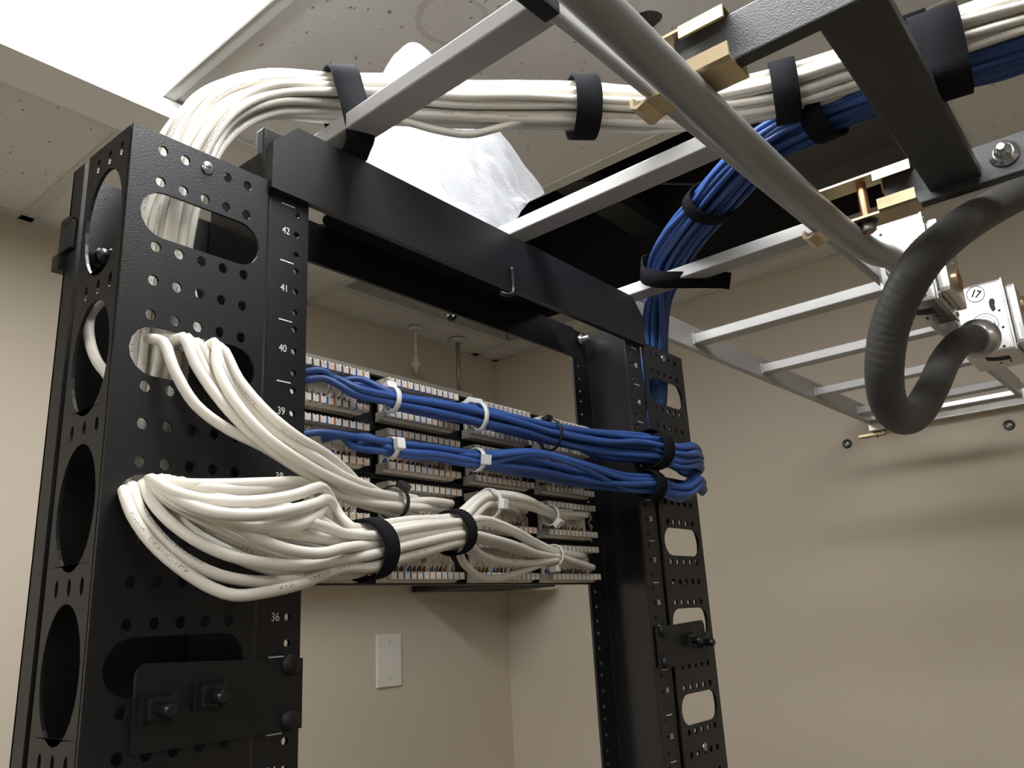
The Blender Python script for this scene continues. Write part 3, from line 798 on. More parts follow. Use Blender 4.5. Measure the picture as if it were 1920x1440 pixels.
# ------------------------------------------------------------------ cables
def frame(t, up=(0, 0, 1)):
    t = np.array(t, float); t /= np.linalg.norm(t)
    e1 = np.cross(t, up); e1 /= np.linalg.norm(e1); e2 = np.cross(e1, t)
    return e1, e2
def disc(n, seed):
    r = random.Random(seed); out = []
    for i in range(n):
        q = math.sqrt((i+.5)/n); a = i*2.399963
        out.append((q*math.cos(a), q*math.sin(a)))
    r.shuffle(out); return out
def spun(p, a): return (p[0]*math.cos(a)-p[1]*math.sin(a), p[0]*math.sin(a)+p[1]*math.cos(a))
def match(slots, want):
    """order the disc slots so that each one goes to the cable whose wanted direction is nearest"""
    n = len(want); s = list(slots[:n]); w = [np.array(q, float) for q in want]
    w = [q/max(1e-9, max(np.linalg.norm(z) for z in w)) for q in w]
    c = lambda a, q: (s[a][0]-w[q][0])**2+(s[a][1]-w[q][1])**2
    for _ in range(12):
        ch = False
        for a in range(n):
            for b in range(a+1, n):
                if c(a, a)+c(b, b) > c(a, b)+c(b, a)+1e-9: s[a], s[b] = s[b], s[a]; ch = True
        if not ch: break
    return s
WR = .0033; BR = .0030
# common run of the white bundle: up the left post, over the rack, along the black ladder
WN = 28
wdisc = disc(WN, 3)
VX = (0., -1., 0.); VY = (-1., 0., 0.)
wst = [  # centre, e1, e2, ra, rb
    ((-.3155, .034, 1.790), VX, VY, .0200, .0240),
    ((-.3170, .034, 1.835), VX, VY, .0190, .0220),
    ((-.3140, .034, 1.885), VX, VY, .0190, .0215),
    ((-.3060, .034, 1.935), VX, (-.98, 0, .2), .0200, .0215),
    ((-.2830, .033, 1.990), VX, (-.80, 0, .6), .0215, .0215),
    ((-.2450, .030, 2.024), (-.1, -.99, 0), (-.42, 0, .9), .0225, .0215)]
for P in ((-0.1847, 0.0098, 2.0430), (-0.1532, -0.0203, 2.0430), (-0.1156, -0.0578, 2.0410), (-0.0777, -0.0934, 2.0410), (-0.0389, -0.1310, 2.0420), (0.0036, -0.1681, 2.0430), (0.0417, -0.2151, 2.0440), (0.0657, -0.2687, 2.0440), (0.0753, -0.3139, 2.0440), (0.0849, -0.3573, 2.0440), (0.0875, -0.3786, 2.0440), (0.0949, -0.4169, 2.0440), (0.1021, -0.4548, 2.0440), (0.0924, -0.5013, 2.0440), (0.0902, -0.5727, 2.0440)):
    wst.append((P, None, None, .0235, .0222))
def fill_frames(st):
    C = np.array([s[0] for s in st])
    T = np.gradient(C, axis=0)
    out = []
    for k, (P, e1, e2, ra, rb) in enumerate(st):
        if e1 is None: e1, e2 = frame(T[k])
        out.append((np.array(P), np.array(e1), np.array(e2), ra, rb))
    return out
wst = fill_frames(wst)
def along(st, uv, rg, r, j0=.0017):
    p = []
    a = 0
    for k, (P, e1, e2, ra, rb) in enumerate(st):
        a += rg.uniform(-.06, .07)
        u, v = spun(uv, a)
        p.append(P+e1*(u*(ra-r)+rg.uniform(-j0, j0))+e2*(v*(rb-r)+rg.uniform(-j0, j0)))
    return p
def V(*a): return np.array(a, float)

# lower white group: fan on the lower panel, two straps, loop out of the third slot
wl = []
V1c = ((-0.2049, -0.0450, 1.6723), .0178); V2c = ((-0.1016, -0.0240, 1.6899), .0152)
mid12 = ((-0.1574, -0.0360, 1.6811), .0168)
d12 = np.array(V2c[0])-np.array(V1c[0])
e1a, e2a = frame(d12)
ld = disc(20, 5)
loops = [   # own traces of the loops, from the strap leftwards into the slot
    [(-0.2404, -0.0620, 1.6586), (-0.2735, -0.0660, 1.6492), (-0.2945, -0.0620, 1.6451), (-0.3080, -0.0580, 1.6443), (-0.3169, -0.0520, 1.6480), (-0.3314, -0.0420, 1.6598), (-0.3415, -0.0320, 1.6728), (-0.3472, -0.0200, 1.6886), (-0.3480, -0.0100, 1.7027)],
    [(-0.2322, -0.0520, 1.6613), (-0.2654, -0.0550, 1.6528), (-0.2914, -0.0520, 1.6519), (-0.3105, -0.0460, 1.6556), (-0.3265, -0.0380, 1.6649), (-0.3368, -0.0280, 1.6778), (-0.3424, -0.0180, 1.6920), (-0.3425, -0.0080, 1.7058)],
    [(-0.2420, -0.0640, 1.6633), (-0.2716, -0.0680, 1.6595), (-0.2931, -0.0640, 1.6606), (-0.3109, -0.0560, 1.6649), (-0.3255, -0.0460, 1.6737), (-0.3355, -0.0340, 1.6857), (-0.3379, -0.0200, 1.6978), (-0.3371, -0.0090, 1.7073)],
    [(-0.2355, -0.0560, 1.6663), (-0.2620, -0.0600, 1.6650), (-0.2859, -0.0580, 1.6688), (-0.3057, -0.0520, 1.6761), (-0.3204, -0.0440, 1.6846), (-0.3311, -0.0320, 1.6939), (-0.3348, -0.0180, 1.7033), (-0.3343, -0.0080, 1.7092)],
    [(-0.2450, -0.0700, 1.6695), (-0.2721, -0.0780, 1.6650), (-0.2951, -0.0760, 1.6685), (-0.3129, -0.0680, 1.6781), (-0.3245, -0.0560, 1.6858), (-0.3324, -0.0400, 1.6931), (-0.3351, -0.0220, 1.7028), (-0.3336, -0.0090, 1.7092)],
    [(-0.2264, -0.0450, 1.6587), (-0.2516, -0.0440, 1.6561), (-0.2766, -0.0400, 1.6598), (-0.2971, -0.0340, 1.6676), (-0.3125, -0.0260, 1.6767), (-0.3243, -0.0180, 1.6858), (-0.3319, -0.0120, 1.6978), (-0.3339, -0.0070, 1.7067)],
    [(-0.2281, -0.0520, 1.6742), (-0.2515, -0.0560, 1.6761), (-0.2777, -0.0560, 1.6781), (-0.2994, -0.0520, 1.6819), (-0.3155, -0.0460, 1.6884), (-0.3262, -0.0340, 1.6969), (-0.3304, -0.0180, 1.7055), (-0.3300, -0.0080, 1.7102)],
    [(-0.2191, -0.0400, 1.6776), (-0.2448, -0.0420, 1.6842), (-0.2731, -0.0440, 1.6872), (-0.2966, -0.0420, 1.6900), (-0.3130, -0.0360, 1.6944), (-0.3235, -0.0260, 1.7008), (-0.3274, -0.0140, 1.7075), (-0.3276, -0.0070, 1.7109)],
    [(-0.2369, -0.0600, 1.6795), (-0.2632, -0.0660, 1.6832), (-0.2865, -0.0680, 1.6847), (-0.3041, -0.0640, 1.6861), (-0.3185, -0.0560, 1.6898), (-0.3293, -0.0420, 1.6971), (-0.3325, -0.0220, 1.7059), (-0.3312, -0.0090, 1.7106)],
    # cables that run right, turn over and fall back into the strap
    [(-0.2174, -0.0400, 1.6837), (-0.2211, -0.0360, 1.6945), (-0.2264, -0.0340, 1.7046), (-0.2391, -0.0420, 1.7092), (-0.2567, -0.0560, 1.7055), (-0.2845, -0.0720, 1.6967), (-0.3091, -0.0760, 1.6914), (-0.3278, -0.0660, 1.6913), (-0.3372, -0.0480, 1.6971), (-0.3367, -0.0240, 1.7062), (-0.3337, -0.0090, 1.7104)],
    [(-0.2133, -0.0340, 1.6832), (-0.2196, -0.0320, 1.6933), (-0.2271, -0.0360, 1.7009), (-0.2393, -0.0460, 1.7017), (-0.2596, -0.0620, 1.6956), (-0.2886, -0.0780, 1.6880), (-0.3128, -0.0820, 1.6832), (-0.3281, -0.0720, 1.6845), (-0.3362, -0.0520, 1.6924), (-0.3361, -0.0260, 1.7039), (-0.3324, -0.0090, 1.7102)],
    [(-0.2108, -0.0300, 1.6817), (-0.2193, -0.0280, 1.6887), (-0.2297, -0.0340, 1.6952), (-0.2417, -0.0460, 1.6963), (-0.2572, -0.0600, 1.6891), (-0.2820, -0.0740, 1.6804), (-0.3021, -0.0760, 1.6778), (-0.3161, -0.0680, 1.6802), (-0.3257, -0.0500, 1.6892), (-0.3314, -0.0260, 1.7025), (-0.3280, -0.0090, 1.7100)],
    [(-0.2067, -0.0260, 1.6857), (-0.2108, -0.0200, 1.6980), (-0.2172, -0.0180, 1.7091), (-0.2300, -0.0220, 1.7152), (-0.2484, -0.0300, 1.7141), (-0.2811, -0.0440, 1.7084), (-0.3123, -0.0500, 1.7038), (-0.3285, -0.0400, 1.7038), (-0.3307, -0.0200, 1.7085), (-0.3269, -0.0080, 1.7111)],
    [(-0.2042, -0.0220, 1.6848), (-0.2095, -0.0140, 1.6988), (-0.2178, -0.0120, 1.7116), (-0.2360, -0.0200, 1.7136), (-0.2629, -0.0340, 1.7086), (-0.2942, -0.0480, 1.7027), (-0.3186, -0.0500, 1.7009), (-0.3278, -0.0360, 1.7038), (-0.3265, -0.0180, 1.7088), (-0.3238, -0.0080, 1.7111)],
    [(-0.2170, -0.0360, 1.6707), (-0.2368, -0.0320, 1.6725), (-0.2629, -0.0300, 1.6789), (-0.2873, -0.0280, 1.6852), (-0.3057, -0.0240, 1.6937), (-0.3164, -0.0160, 1.7030), (-0.3194, -0.0090, 1.7096)],
    [(-0.2121, -0.0300, 1.6680), (-0.2377, -0.0280, 1.6644), (-0.2635, -0.0260, 1.6676), (-0.2865, -0.0220, 1.6757), (-0.3050, -0.0180, 1.6853), (-0.3180, -0.0140, 1.6956), (-0.3209, -0.0080, 1.7068)],
    [(-0.2286, -0.0500, 1.6776), (-0.2532, -0.0480, 1.6800), (-0.2780, -0.0460, 1.6837), (-0.2999, -0.0420, 1.6880), (-0.3161, -0.0360, 1.6936), (-0.3208, -0.0240, 1.7016), (-0.3183, -0.0100, 1.7098)],
    [(-0.2199, -0.0380, 1.6632), (-0.2476, -0.0360, 1.6592), (-0.2748, -0.0320, 1.6629), (-0.2957, -0.0260, 1.6714), (-0.3125, -0.0200, 1.6817), (-0.3242, -0.0140, 1.6937), (-0.3266, -0.0080, 1.7063)],
    [(-0.2099, -0.0300, 1.6796), (-0.2325, -0.0260, 1.6882), (-0.2568, -0.0260, 1.6957), (-0.2857, -0.0300, 1.6990), (-0.3064, -0.0300, 1.7011), (-0.3151, -0.0220, 1.7054), (-0.3151, -0.0100, 1.7107)],
    [(-0.2224, -0.0440, 1.6801), (-0.2455, -0.0480, 1.6883), (-0.2708, -0.0560, 1.6922), (-0.2971, -0.0580, 1.6931), (-0.3163, -0.0520, 1.6954), (-0.3241, -0.0380, 1.7009), (-0.3216, -0.0160, 1.7087), (-0.3189, -0.0080, 1.7110)]]
up_ends = [(0.1569, 0.0460, 1.7301), (0.1435, 0.0440, 1.7223), (0.1758, 0.0400, 1.7272), (0.1385, 0.0480, 1.7303), (0.1392, 0.0460, 1.7190), (0.1641, 0.0460, 1.7249), (0.0784, 0.0470, 1.7262), (0.0640, 0.0470, 1.7243), (0.0535, 0.0470, 1.7262)]
lo_ends = [(0.1640, 0.0400, 1.6841), (0.1630, 0.0450, 1.6812), (0.1513, 0.0460, 1.6843), (0.1804, 0.0400, 1.6723), (0.1561, 0.0460, 1.6768), (0.1463, 0.0470, 1.6789), (0.1430, 0.0470, 1.6832), (0.1615, 0.0460, 1.6736), (0.1475, 0.0470, 1.6735), (0.1402, 0.0470, 1.6756), (0.1379, 0.0470, 1.6723)]
T1 = ((-0.0085, 0.0200, 1.7235), .0125); T2 = ((0.1048, 0.0360, 1.7224), .0088)
T3 = ((0.1030, 0.0340, 1.6822), .0098); T3b = ((0.0032, 0.0140, 1.6892), .0130)
def px_frame(a, b): return frame(np.array(b)-np.array(a))
eT, fT = px_frame(V2c[0], T2[0]); eL, fL = px_frame(V2c[0], T3[0])
V1p = np.array(V1c[0])
ld = match(ld, [((np.array(l[0])-V1p).dot(e1a), (np.array(l[0])-V1p).dot(e2a)) for l in loops])
wdl = match(wdisc[:20], [(-(l[-1][1]+.01)*0+rnd.uniform(-.3, .3), -(l[-1][0]+.31)*30) for l in loops])
UPI = (9, 10, 11, 12, 13, 16, 18, 19, 7)
ORD = sorted(UPI, key=lambda i: -ld[i][1]); LOI = sorted([k for k in range(20) if k not in UPI], key=lambda i: -ld[i][1])
BRA = [(-0.0451, -0.0040, 1.7007), (0.0063, 0.0100, 1.6964), (0.0623, 0.0260, 1.6880)]
BRB = [(-0.0480, -0.0060, 1.6907), (0.0020, 0.0100, 1.6888), (0.0628, 0.0280, 1.6837)]
BRC = [(-0.0549, -0.0040, 1.6804), (-0.0072, 0.0140, 1.6770), (0.0526, 0.0300, 1.6777)]
BRS = [(-0.0681, -0.0040, 1.6741), (-0.0308, 0.0100, 1.6643), (0.0234, 0.0260, 1.6674)]
LOOPLAB = ['lowest white cable of the loop, hanging furthest below the third slot', 'second lowest white cable of the loop below the third slot', 'front white cable crossing the lower half of the loop', 'white cable in the middle of the lower half of the loop', 'foremost white cable of the loop, bulging towards the viewer', 'white cable behind the two lowest ones of the loop', 'white cable in the heart of the loop', 'white cable behind the heart of the loop', 'front white cable in the upper half of the loop', 'white cable that turns over at the right end of the loop, uppermost bend', 'white cable that turns over at the right end of the loop, second bend', 'white cable that turns over at the right end of the loop, third bend', 'white cable along the flat top of the loop, falling behind the bends', 'white cable just under the flat top of the loop, behind the bends']
for i in range(20):
    rg = random.Random(100+i); u, v = ld[i]
    path = []
    if i in UPI:
        q = ORD.index(i); E = np.array(up_ends[q])
        path.append(E)
        if q < 6:
            path.append(np.array(T2[0])+eT*(u*.0050)+fT*(v*.0050)); path.append((np.array(T1[0])+np.array(T2[0]))/2+V(0, -.003, .003)+eT*(u*.009)+fT*(v*.009))
        else: path.append(E+V(-.016, -.012, .001))
        path.append(np.array(T1[0])+eT*(u*.0090)+fT*(v*.0090))
    else:
        q = LOI.index(i); E = np.array(lo_ends[q])
        br = (BRA, BRA, BRA, BRB, BRB, BRB, BRB, BRC, BRC, BRC, BRS)[q]
        path.append(E)
        path.append(np.array(T3[0])+eL*(u*.0062)+fL*(v*.0062))
        for P in reversed(br): path.append(np.array(P)+eL*(u*.0062)+fL*(v*.0062))
    for P, R in (V2c, mid12, V1c):
        path.append(np.array(P)+e1a*(u*(R-WR))+e2a*(v*(R-WR)))
    lp = [np.array(p) for p in loops[i]]
    d0 = lp[0]-V1p
    path.append(V1p-d12/np.linalg.norm(d12)*.012+e1a*(u*(V1c[1]-WR)*1.05)+e2a*(v*(V1c[1]-WR)*1.05))
    path += lp[1:] if np.linalg.norm(lp[1]-path[-1]) < .045 else lp
    xs = lp[-1][0]
    path.append(V(min(max(xs+.004, -.340), -.285), .004, 1.7055+rg.uniform(-.002, .003)))
    path.append(V(min(max(xs+.004, -.338), -.290), .018+rg.uniform(-.003, .003), 1.722+rg.uniform(-.004, .004)))
    path += along(wst, wdl[i], rg, WR)
    o = cable_obj('network_cable', path, WR, 'jacket_white', 9, .007, i*.37)
    tag(o, LOOPLAB[i] if i < 14 else 'white cable deep inside the loop at the third slot of the left post', 'cable', 'white cables of the lower loop')

# upper white group
g2 = [
    [(-0.3298, -0.0060, 1.7940), (-0.3262, -0.0140, 1.7756), (-0.3150, -0.0200, 1.7549), (-0.2959, -0.0240, 1.7422), (-0.2735, -0.0260, 1.7344), (-0.2442, -0.0240, 1.7232), (-0.2067, -0.0120, 1.7136)],
    [(-0.3176, -0.0060, 1.7996), (-0.3131, -0.0140, 1.7816), (-0.3028, -0.0220, 1.7618), (-0.2884, -0.0300, 1.7435), (-0.2682, -0.0340, 1.7290), (-0.2388, -0.0280, 1.7190), (-0.1982, -0.0100, 1.7117)],
    [(-0.3139, -0.0050, 1.8001), (-0.3057, -0.0110, 1.7812), (-0.2938, -0.0180, 1.7609), (-0.2754, -0.0240, 1.7415), (-0.2511, -0.0250, 1.7285), (-0.2205, -0.0180, 1.7205), (-0.1845, -0.0060, 1.7148)],
    [(-0.2972, -0.0070, 1.8007), (-0.3006, -0.0180, 1.7806), (-0.2955, -0.0300, 1.7581), (-0.2802, -0.0400, 1.7370), (-0.2537, -0.0400, 1.7244), (-0.2158, -0.0260, 1.7188), (-0.1775, -0.0080, 1.7181)],
    [(-0.2981, -0.0050, 1.7996), (-0.2910, -0.0120, 1.7798), (-0.2778, -0.0220, 1.7574), (-0.2591, -0.0300, 1.7403), (-0.2343, -0.0300, 1.7303), (-0.2065, -0.0200, 1.7241), (-0.1691, -0.0040, 1.7217)],
    [(-0.2928, -0.0060, 1.7992), (-0.2857, -0.0180, 1.7760), (-0.2724, -0.0300, 1.7546), (-0.2537, -0.0340, 1.7417), (-0.2266, -0.0260, 1.7361), (-0.1939, -0.0080, 1.7309), (-0.1664, 0.0120, 1.7269)],
    [(-0.2943, -0.0050, 1.7973), (-0.2859, -0.0100, 1.7764), (-0.2691, -0.0160, 1.7572), (-0.2492, -0.0220, 1.7388), (-0.2261, -0.0200, 1.7278), (-0.1983, -0.0100, 1.7205), (-0.1695, 0.0060, 1.7180)],
    [(-0.3069, -0.0040, 1.7992), (-0.2938, -0.0100, 1.7728), (-0.2766, -0.0160, 1.7533), (-0.2538, -0.0200, 1.7358), (-0.2255, -0.0160, 1.7235), (-0.1909, -0.0040, 1.7123)]]
TK = ((-0.1277, 0.0140, 1.7154), .0118)
g2e = [(-0.0643, 0.0420, 1.7042), (-0.0517, 0.0400, 1.7179), (-0.0397, 0.0360, 1.7237), (-0.0701, 0.0420, 1.7196), (-0.0758, 0.0440, 1.7150), None, (-0.0411, 0.0400, 1.7176), (-0.0689, 0.0300, 1.6996)]
G2LAB = ['lone white cable furthest left of those leaving the second slot', 'white cable of the left pair leaving the second slot, in front', 'white cable of the left pair leaving the second slot, behind', 'foremost white cable of the right bunch leaving the second slot']
eK, fK = px_frame(g2[0][-1], TK[0])
kd = match(disc(8, 9), [((np.array(g[-1])-np.array(TK[0])).dot(eK), (np.array(g[-1])-np.array(TK[0])).dot(fK)) for g in g2])
for i in range(8):
    rg = random.Random(300+i); u, v = kd[i]
    path = []
    if g2e[i] is not None:
        path.append(np.array(g2e[i]))
        path.append((np.array(TK[0])*.5+np.array(g2e[i])*.5)+V(0, -.004, .001)+eK*u*.006+fK*v*.006)
        path.append(np.array(TK[0])+eK*(u*.0084)+fK*(v*.0084))
    else:
        path.append(np.array(g2[i][-1])+V(.012, .026, .002))
    lp = [np.array(p) for p in reversed(g2[i])]
    path += lp
    xs = lp[-1][0]
    path.append(V(min(xs-.003, -.279), .006, 1.798+rg.uniform(-.003, .002)))
    path.append(V(-.300+rg.uniform(-.004, .010), .024, 1.815))
    s2 = along(wst, wdisc[20+i], rg, WR)
    path += s2[2:]
    o = cable_obj('network_cable', path, WR, 'jacket_white', 9, .007, 40+i*.53)
    tag(o, G2LAB[i] if i < 4 else 'white cable in the right bunch leaving the second slot of the left post', 'cable', 'white cables of the upper sweep')

# one slack white cable hanging in the left channel, one sagging below the overhead bundle
o = cable_obj('network_cable', [(-.312, .044, 1.900), (-.328, .043, 1.865), (-.3420, .040, 1.838), (-0.3465, 0.0455, 1.8290), (-0.3475, 0.0538, 1.8232), (-0.3480, 0.0538, 1.8141), (-0.3475, 0.0506, 1.8034), (-0.3450, 0.0443, 1.7902), (-0.3400, 0.0385, 1.7803), (-.328, .012, 1.735)], WR, 'jacket_white', 9, .006, 3.3)
tag(o, 'single white cable bulging outwards behind the second oval of the left post side', 'cable')
o = cable_obj('network_cable', [(-0.1799, 0.0157, 2.0340), (-0.1661, -0.0083, 2.0280), (-0.1491, -0.0282, 2.0220), (-0.1288, -0.0449, 2.0160), (-0.1094, -0.0628, 2.0130), (-0.0936, -0.0817, 2.0180), (-0.0768, -0.0975, 2.0260), (-0.0484, -0.1189, 2.0320), (-0.0171, -0.1475, 2.0340)], WR, 'jacket_white', 9, .006, 5.1)
tag(o, 'single white cable sagging below the overhead white bundle in front of the plastic film', 'cable')

# blue cables
BN = 36
bst = [
    ((.3180, .028, 1.835), VY, (0, 1, 0), .0180, .0170),
    ((.3230, .024, 1.880), VY, (0, 1, 0), .0195, .0170),
    ((.3240, .018, 1.930), VY, (0, 1, 0), .0215, .0175),
    ((.3190, .010, 1.970), VY, (0, .9, .3), .0235, .0185),
    ((.3060, -.006, 2.008), VY, (0, .6, .8), .0235, .0185)]
for P in ((0.2936, -0.0292, 2.0340), (0.2318, -0.0880, 2.0360), (0.1879, -0.1398, 2.0360), (0.1465, -0.1884, 2.0350), (0.1163, -0.2290, 2.0330), (0.1053, -0.2649, 2.0310), (0.1050, -0.2974, 2.0290), (0.1045, -0.3325, 2.0270), (0.1103, -0.3764, 2.0270), (0.1180, -0.4208, 2.0270), (0.1252, -0.4694, 2.0270), (0.1381, -0.5565, 2.0270)):
    bst.append((P, None, None, .0235, .0180))
bst = [(P, e1, e2, (.0270 if 5 <= k <= 8 else ra), (.0190 if 5 <= k <= 8 else rb)) for k, (P, e1, e2, ra, rb) in enumerate(bst)]
bst = fill_frames(bst)
bst = [(P, e1, e2, (ra if k < 11 else .0235), (rb if k < 11 else .0120)) for k, (P, e1, e2, ra, rb) in enumerate(bst)]
bdisc = disc(BN, 11)
def blue_run(cs, N, cols, zrow, tip, label, group, i0, sd):
    """cs: list of (centre, radius, first column that has joined)"""
    dd = disc(N, sd)
    for i in range(N):
        rg = random.Random(sd*100+i); u, v = dd[i]
        c = cols[i]
        x = -.2125+.1085*c+rg.uniform(.012, .078)
        zt = zrow-.013+rg.uniform(-.004, .004)
        path = [V(x, .050, zt), V(x+.012, .044, zt+.001)]
        if c == 0: path = [V(x, .049, zt), V(x+.015, .042, zt+.003)]
        st = [s for s in cs if s[2] >= c and s[0][0] > x+.020]
        if sd == 23 and i in (1, 3, 5):        # three cables of the lower bundle arch over the gap between ties and strap
            k5 = cs[5]
            st = [((ARCH[0], .0050, 9) if s is k5 else (ARCH[1], .0060, 9) if s is cs[6] else s) for s in st]
        C0 = cs[0][0]; C1 = cs[-1][0]
        for P, R, jc in st:
            e1, e2 = frame(np.array(C1)-np.array(C0))
            uu, vv = spun((u, v), rg.uniform(-.25, .25))
            path.append(np.array(P)+e1*(uu*max(R-BR, .001))+e2*(vv*max(R-BR, .001)))
        # around the outer edge and back through the slot of the right post
        zv = path[-1][2]
        f = (v+1)/2
        path.append(V(.285+u*.004, -.0195+u*.010, zv-.003))
        path.append(V(.3300+u*.006, -.0175+u*.010, tip[0]+f*tip[1]+.003))
        path.append(V(.3530+u*.004, -.0125+u*.004, tip[0]+f*tip[1]))
        path.append(V(.3420+u*.001, -.0020, 1.7790+f*.016))
        path.append(V(.3330+u*.002, .0090, 1.7880+f*.010))
        s2 = along(bst, bdisc[i0+i], rg, BR)
        path += s2
        o = cable_obj('network_cable', path, BR, 'jacket_blue', 8, .007, i0+i*.41)
        tag(o, label % ('first', 'second', 'third', 'last')[c], 'cable', group)
B1 = [((-0.1790, 0.0400, 1.8099), .0100, 0), ((-0.1506, 0.0360, 1.8052), .0098, 0), ((-0.1124, 0.0310, 1.8033), .0096, 0), ((-0.0644, 0.0290, 1.8026), .0118, 0.5), ((-0.0119, 0.0260, 1.8035), .0126, 1), ((0.0397, 0.0240, 1.8017), .0140, 1.5), ((0.0930, 0.0210, 1.8002), .0148, 2), ((0.1584, 0.0080, 1.7977), .0172, 3), ((0.1966, -0.0080, 1.7963), .0180, 3), ((0.2265, -0.0210, 1.7955), .0182, 3)]
B2 = [((-0.1766, 0.0420, 1.7658), .0080, 0), ((-0.1487, 0.0380, 1.7647), .0075, 0), ((-0.1123, 0.0330, 1.7633), .0078, 0), ((-0.0627, 0.0320, 1.7647), .0085, 0.5), ((-0.0124, 0.0290, 1.7643), .0095, 1), ((0.0713, 0.0220, 1.7643), .0150, 1.6), ((0.1360, 0.0100, 1.7583), .0125, 3), ((0.1768, -0.0060, 1.7559), .0125, 3), ((0.2188, -0.0170, 1.7559), .0125, 3)]
ARCH = ((0.0510, 0.0120, 1.7750), (0.1085, 0.0000, 1.7681))
blue_run(B1, 22, [0]*6+[1]*6+[2]*5+[3]*5, PZ[0], (1.7820, .0300), 'blue cable of the thick upper bundle, starting at the %s block of the panel', 'blue cables of the upper bundle', 0, 21)
blue_run(B2, 14, [0]*4+[1]*4+[2]*3+[3]*3, PZ[1], (1.7560, .0200), 'blue cable of the thinner lower bundle, starting at the %s block of the panel', 'blue cables of the lower bundle', 22, 23)

# ------------------------------------------------------------------ straps and ties
def strap(name, label, loop, t, width, thick=.0016, m='velcro', cat='strap', group='hook and loop straps', tail=None):
    b = MB(); c = np.mean(loop, axis=0)
    strap_mesh(b, [np.array(p)-c for p in loop], t, width, thick, m)
    o = thing(name, label, cat, tuple(c), group) if tail else None
    if tail:
        b.link('band', o); MBt = MB()
        strap_tail(MBt, [np.array(p)-c for p in tail], t, width, thick, m); MBt.link('tail', o); return o
    o = b.link(name); o.location = tuple(c)
    return tag(o, label, cat, group)
def strap_tail(mb, pts, t, width, thick, m):
    i = mb.mi(m); t = Vector(t).normalized(); P = [Vector(p) for p in resample(pts, .003)]
    rows = []
    for k in range(len(P)):
        d = (P[min(k+1, len(P)-1)]-P[max(k-1, 0)]).normalized(); n = d.cross(t).normalized()
        h = t*width/2
        rows.append([mb.bm.verts.new(P[k]-h), mb.bm.verts.new(P[k]-h+n*thick), mb.bm.verts.new(P[k]+h+n*thick), mb.bm.verts.new(P[k]+h)])
    for a, b in zip(rows, rows[1:]):
        for j in range(4): mb._f([a[j], a[(j+1) % 4], b[(j+1) % 4], b[j]], i)
    mb._f(rows[0], i); mb._f(rows[-1][::-1], i)
def st_at(st, k): return st[k]
def tdir(st, k):
    d = st[min(k+1, len(st)-1)][0]-st[max(k-1, 0)][0]; return d/np.linalg.norm(d)
# overhead white bundle, over the first rung (index 6 of the run)
P, e1, e2, ra, rb = wst[6]; t6 = tdir(wst, 6)
lp = [P+e1*x+e2*z for x, z in ((.000, .0255), (.014, .0215), (.0240, .010), (.0275, -.006), (.0315, -.024), (.0330, -.042), (.0310, -.0525), (.012, -.0540), (-.003, -.0535), (-.0090, -.046), (-.0190, -.026), (-.0245, -.006), (-.0240, .010), (-.014, .0215))]
strap('cable_strap', 'wide black hook-and-loop strap around the white bundle and the first grey rung', lp, t6, .0225)
P, e1, e2, ra, rb = wst[10]; strap('cable_strap', 'black hook-and-loop strap around the overhead white bundle midway between the rungs', ellipse_loop(P, e1, e2, ra+.0012, rb+.0035), tdir(wst, 10), .0215, .0018)
P, e1, e2, ra, rb = wst[13]; strap('cable_strap', 'black hook-and-loop strap around the white bundle just left of the black ladder rung', ellipse_loop(P, e1, e2, ra+.001, rb+.003), tdir(wst, 13), .0210, .0018)
P, e1, e2, ra, rb = wst[16]; td = tdir(wst, 16)
P = P+td*.004-e2*.002
lp = [P+e1*x+e2*z for x, z in ((0, .0245), (.0110, .0225), (.0200, .0155), (.0245, .004), (.0245, -.008), (.0220, -.022), (.0170, -.038), (.0, -.0440), (-.0170, -.038), (-.0220, -.022), (-.0245, -.008), (-.0245, .004), (-.0200, .0155), (-.0110, .0225))]
strap('cable_strap', 'broad black strap around the white bundle at the black rung, upper right', lp, td, .0350, .0022, tail=[P+e1*x+e2*z+td*-.020 for x, z in ((-.027, -.012), (-.0265, .010), (-.016, .0265), (.000, .0300), (.010, .0270))])
k = 10; P, e1, e2, ra, rb = bst[k]; strap('cable_strap', 'black hook-and-loop strap around the blue bundle under the white one, upper right', ellipse_loop(P+tdir(bst, k)*.022, e1, e2, ra+.0015, rb+.0010), tdir(bst, k), .0200, .0018)
k = 7; P, e1, e2, ra, rb = bst[k]; strap('cable_strap', 'black strap around the rising blue bundle, between the second and third grey rungs', ellipse_loop(P, e1, e2, ra+.001, rb+.001), tdir(bst, k), .0190, .0016)
# strap around rung 3 and the blue bundle
k = 5; P, e1, e2, ra, rb = bst[k]; tb = tdir(bst, k)
tb = np.array((-.45, -.45, .77)); e1, e2 = frame(tb)
lp = [P+e1*x+e2*z for x, z in ((0, .022), (.018, .017), (.031, .004), (.036, -.014), (.041, -.034), (.040, -.052), (.030, -.0625), (.004, -.0645), (-.013, -.0645), (-.030, -.062), (-.035, -.050), (-.034, -.030), (-.031, -.012), (-.030, .004), (-.018, .017))]
strap('cable_strap', 'black strap tying the blue bundle to the third grey rung above the right post', lp, tb, .0200, .0016, tail=[P+e1*x+e2*z for x, z in ((-.020, -.0645), (-.036, -.0655), (-.048, -.0670), (-.054, -.0720))])
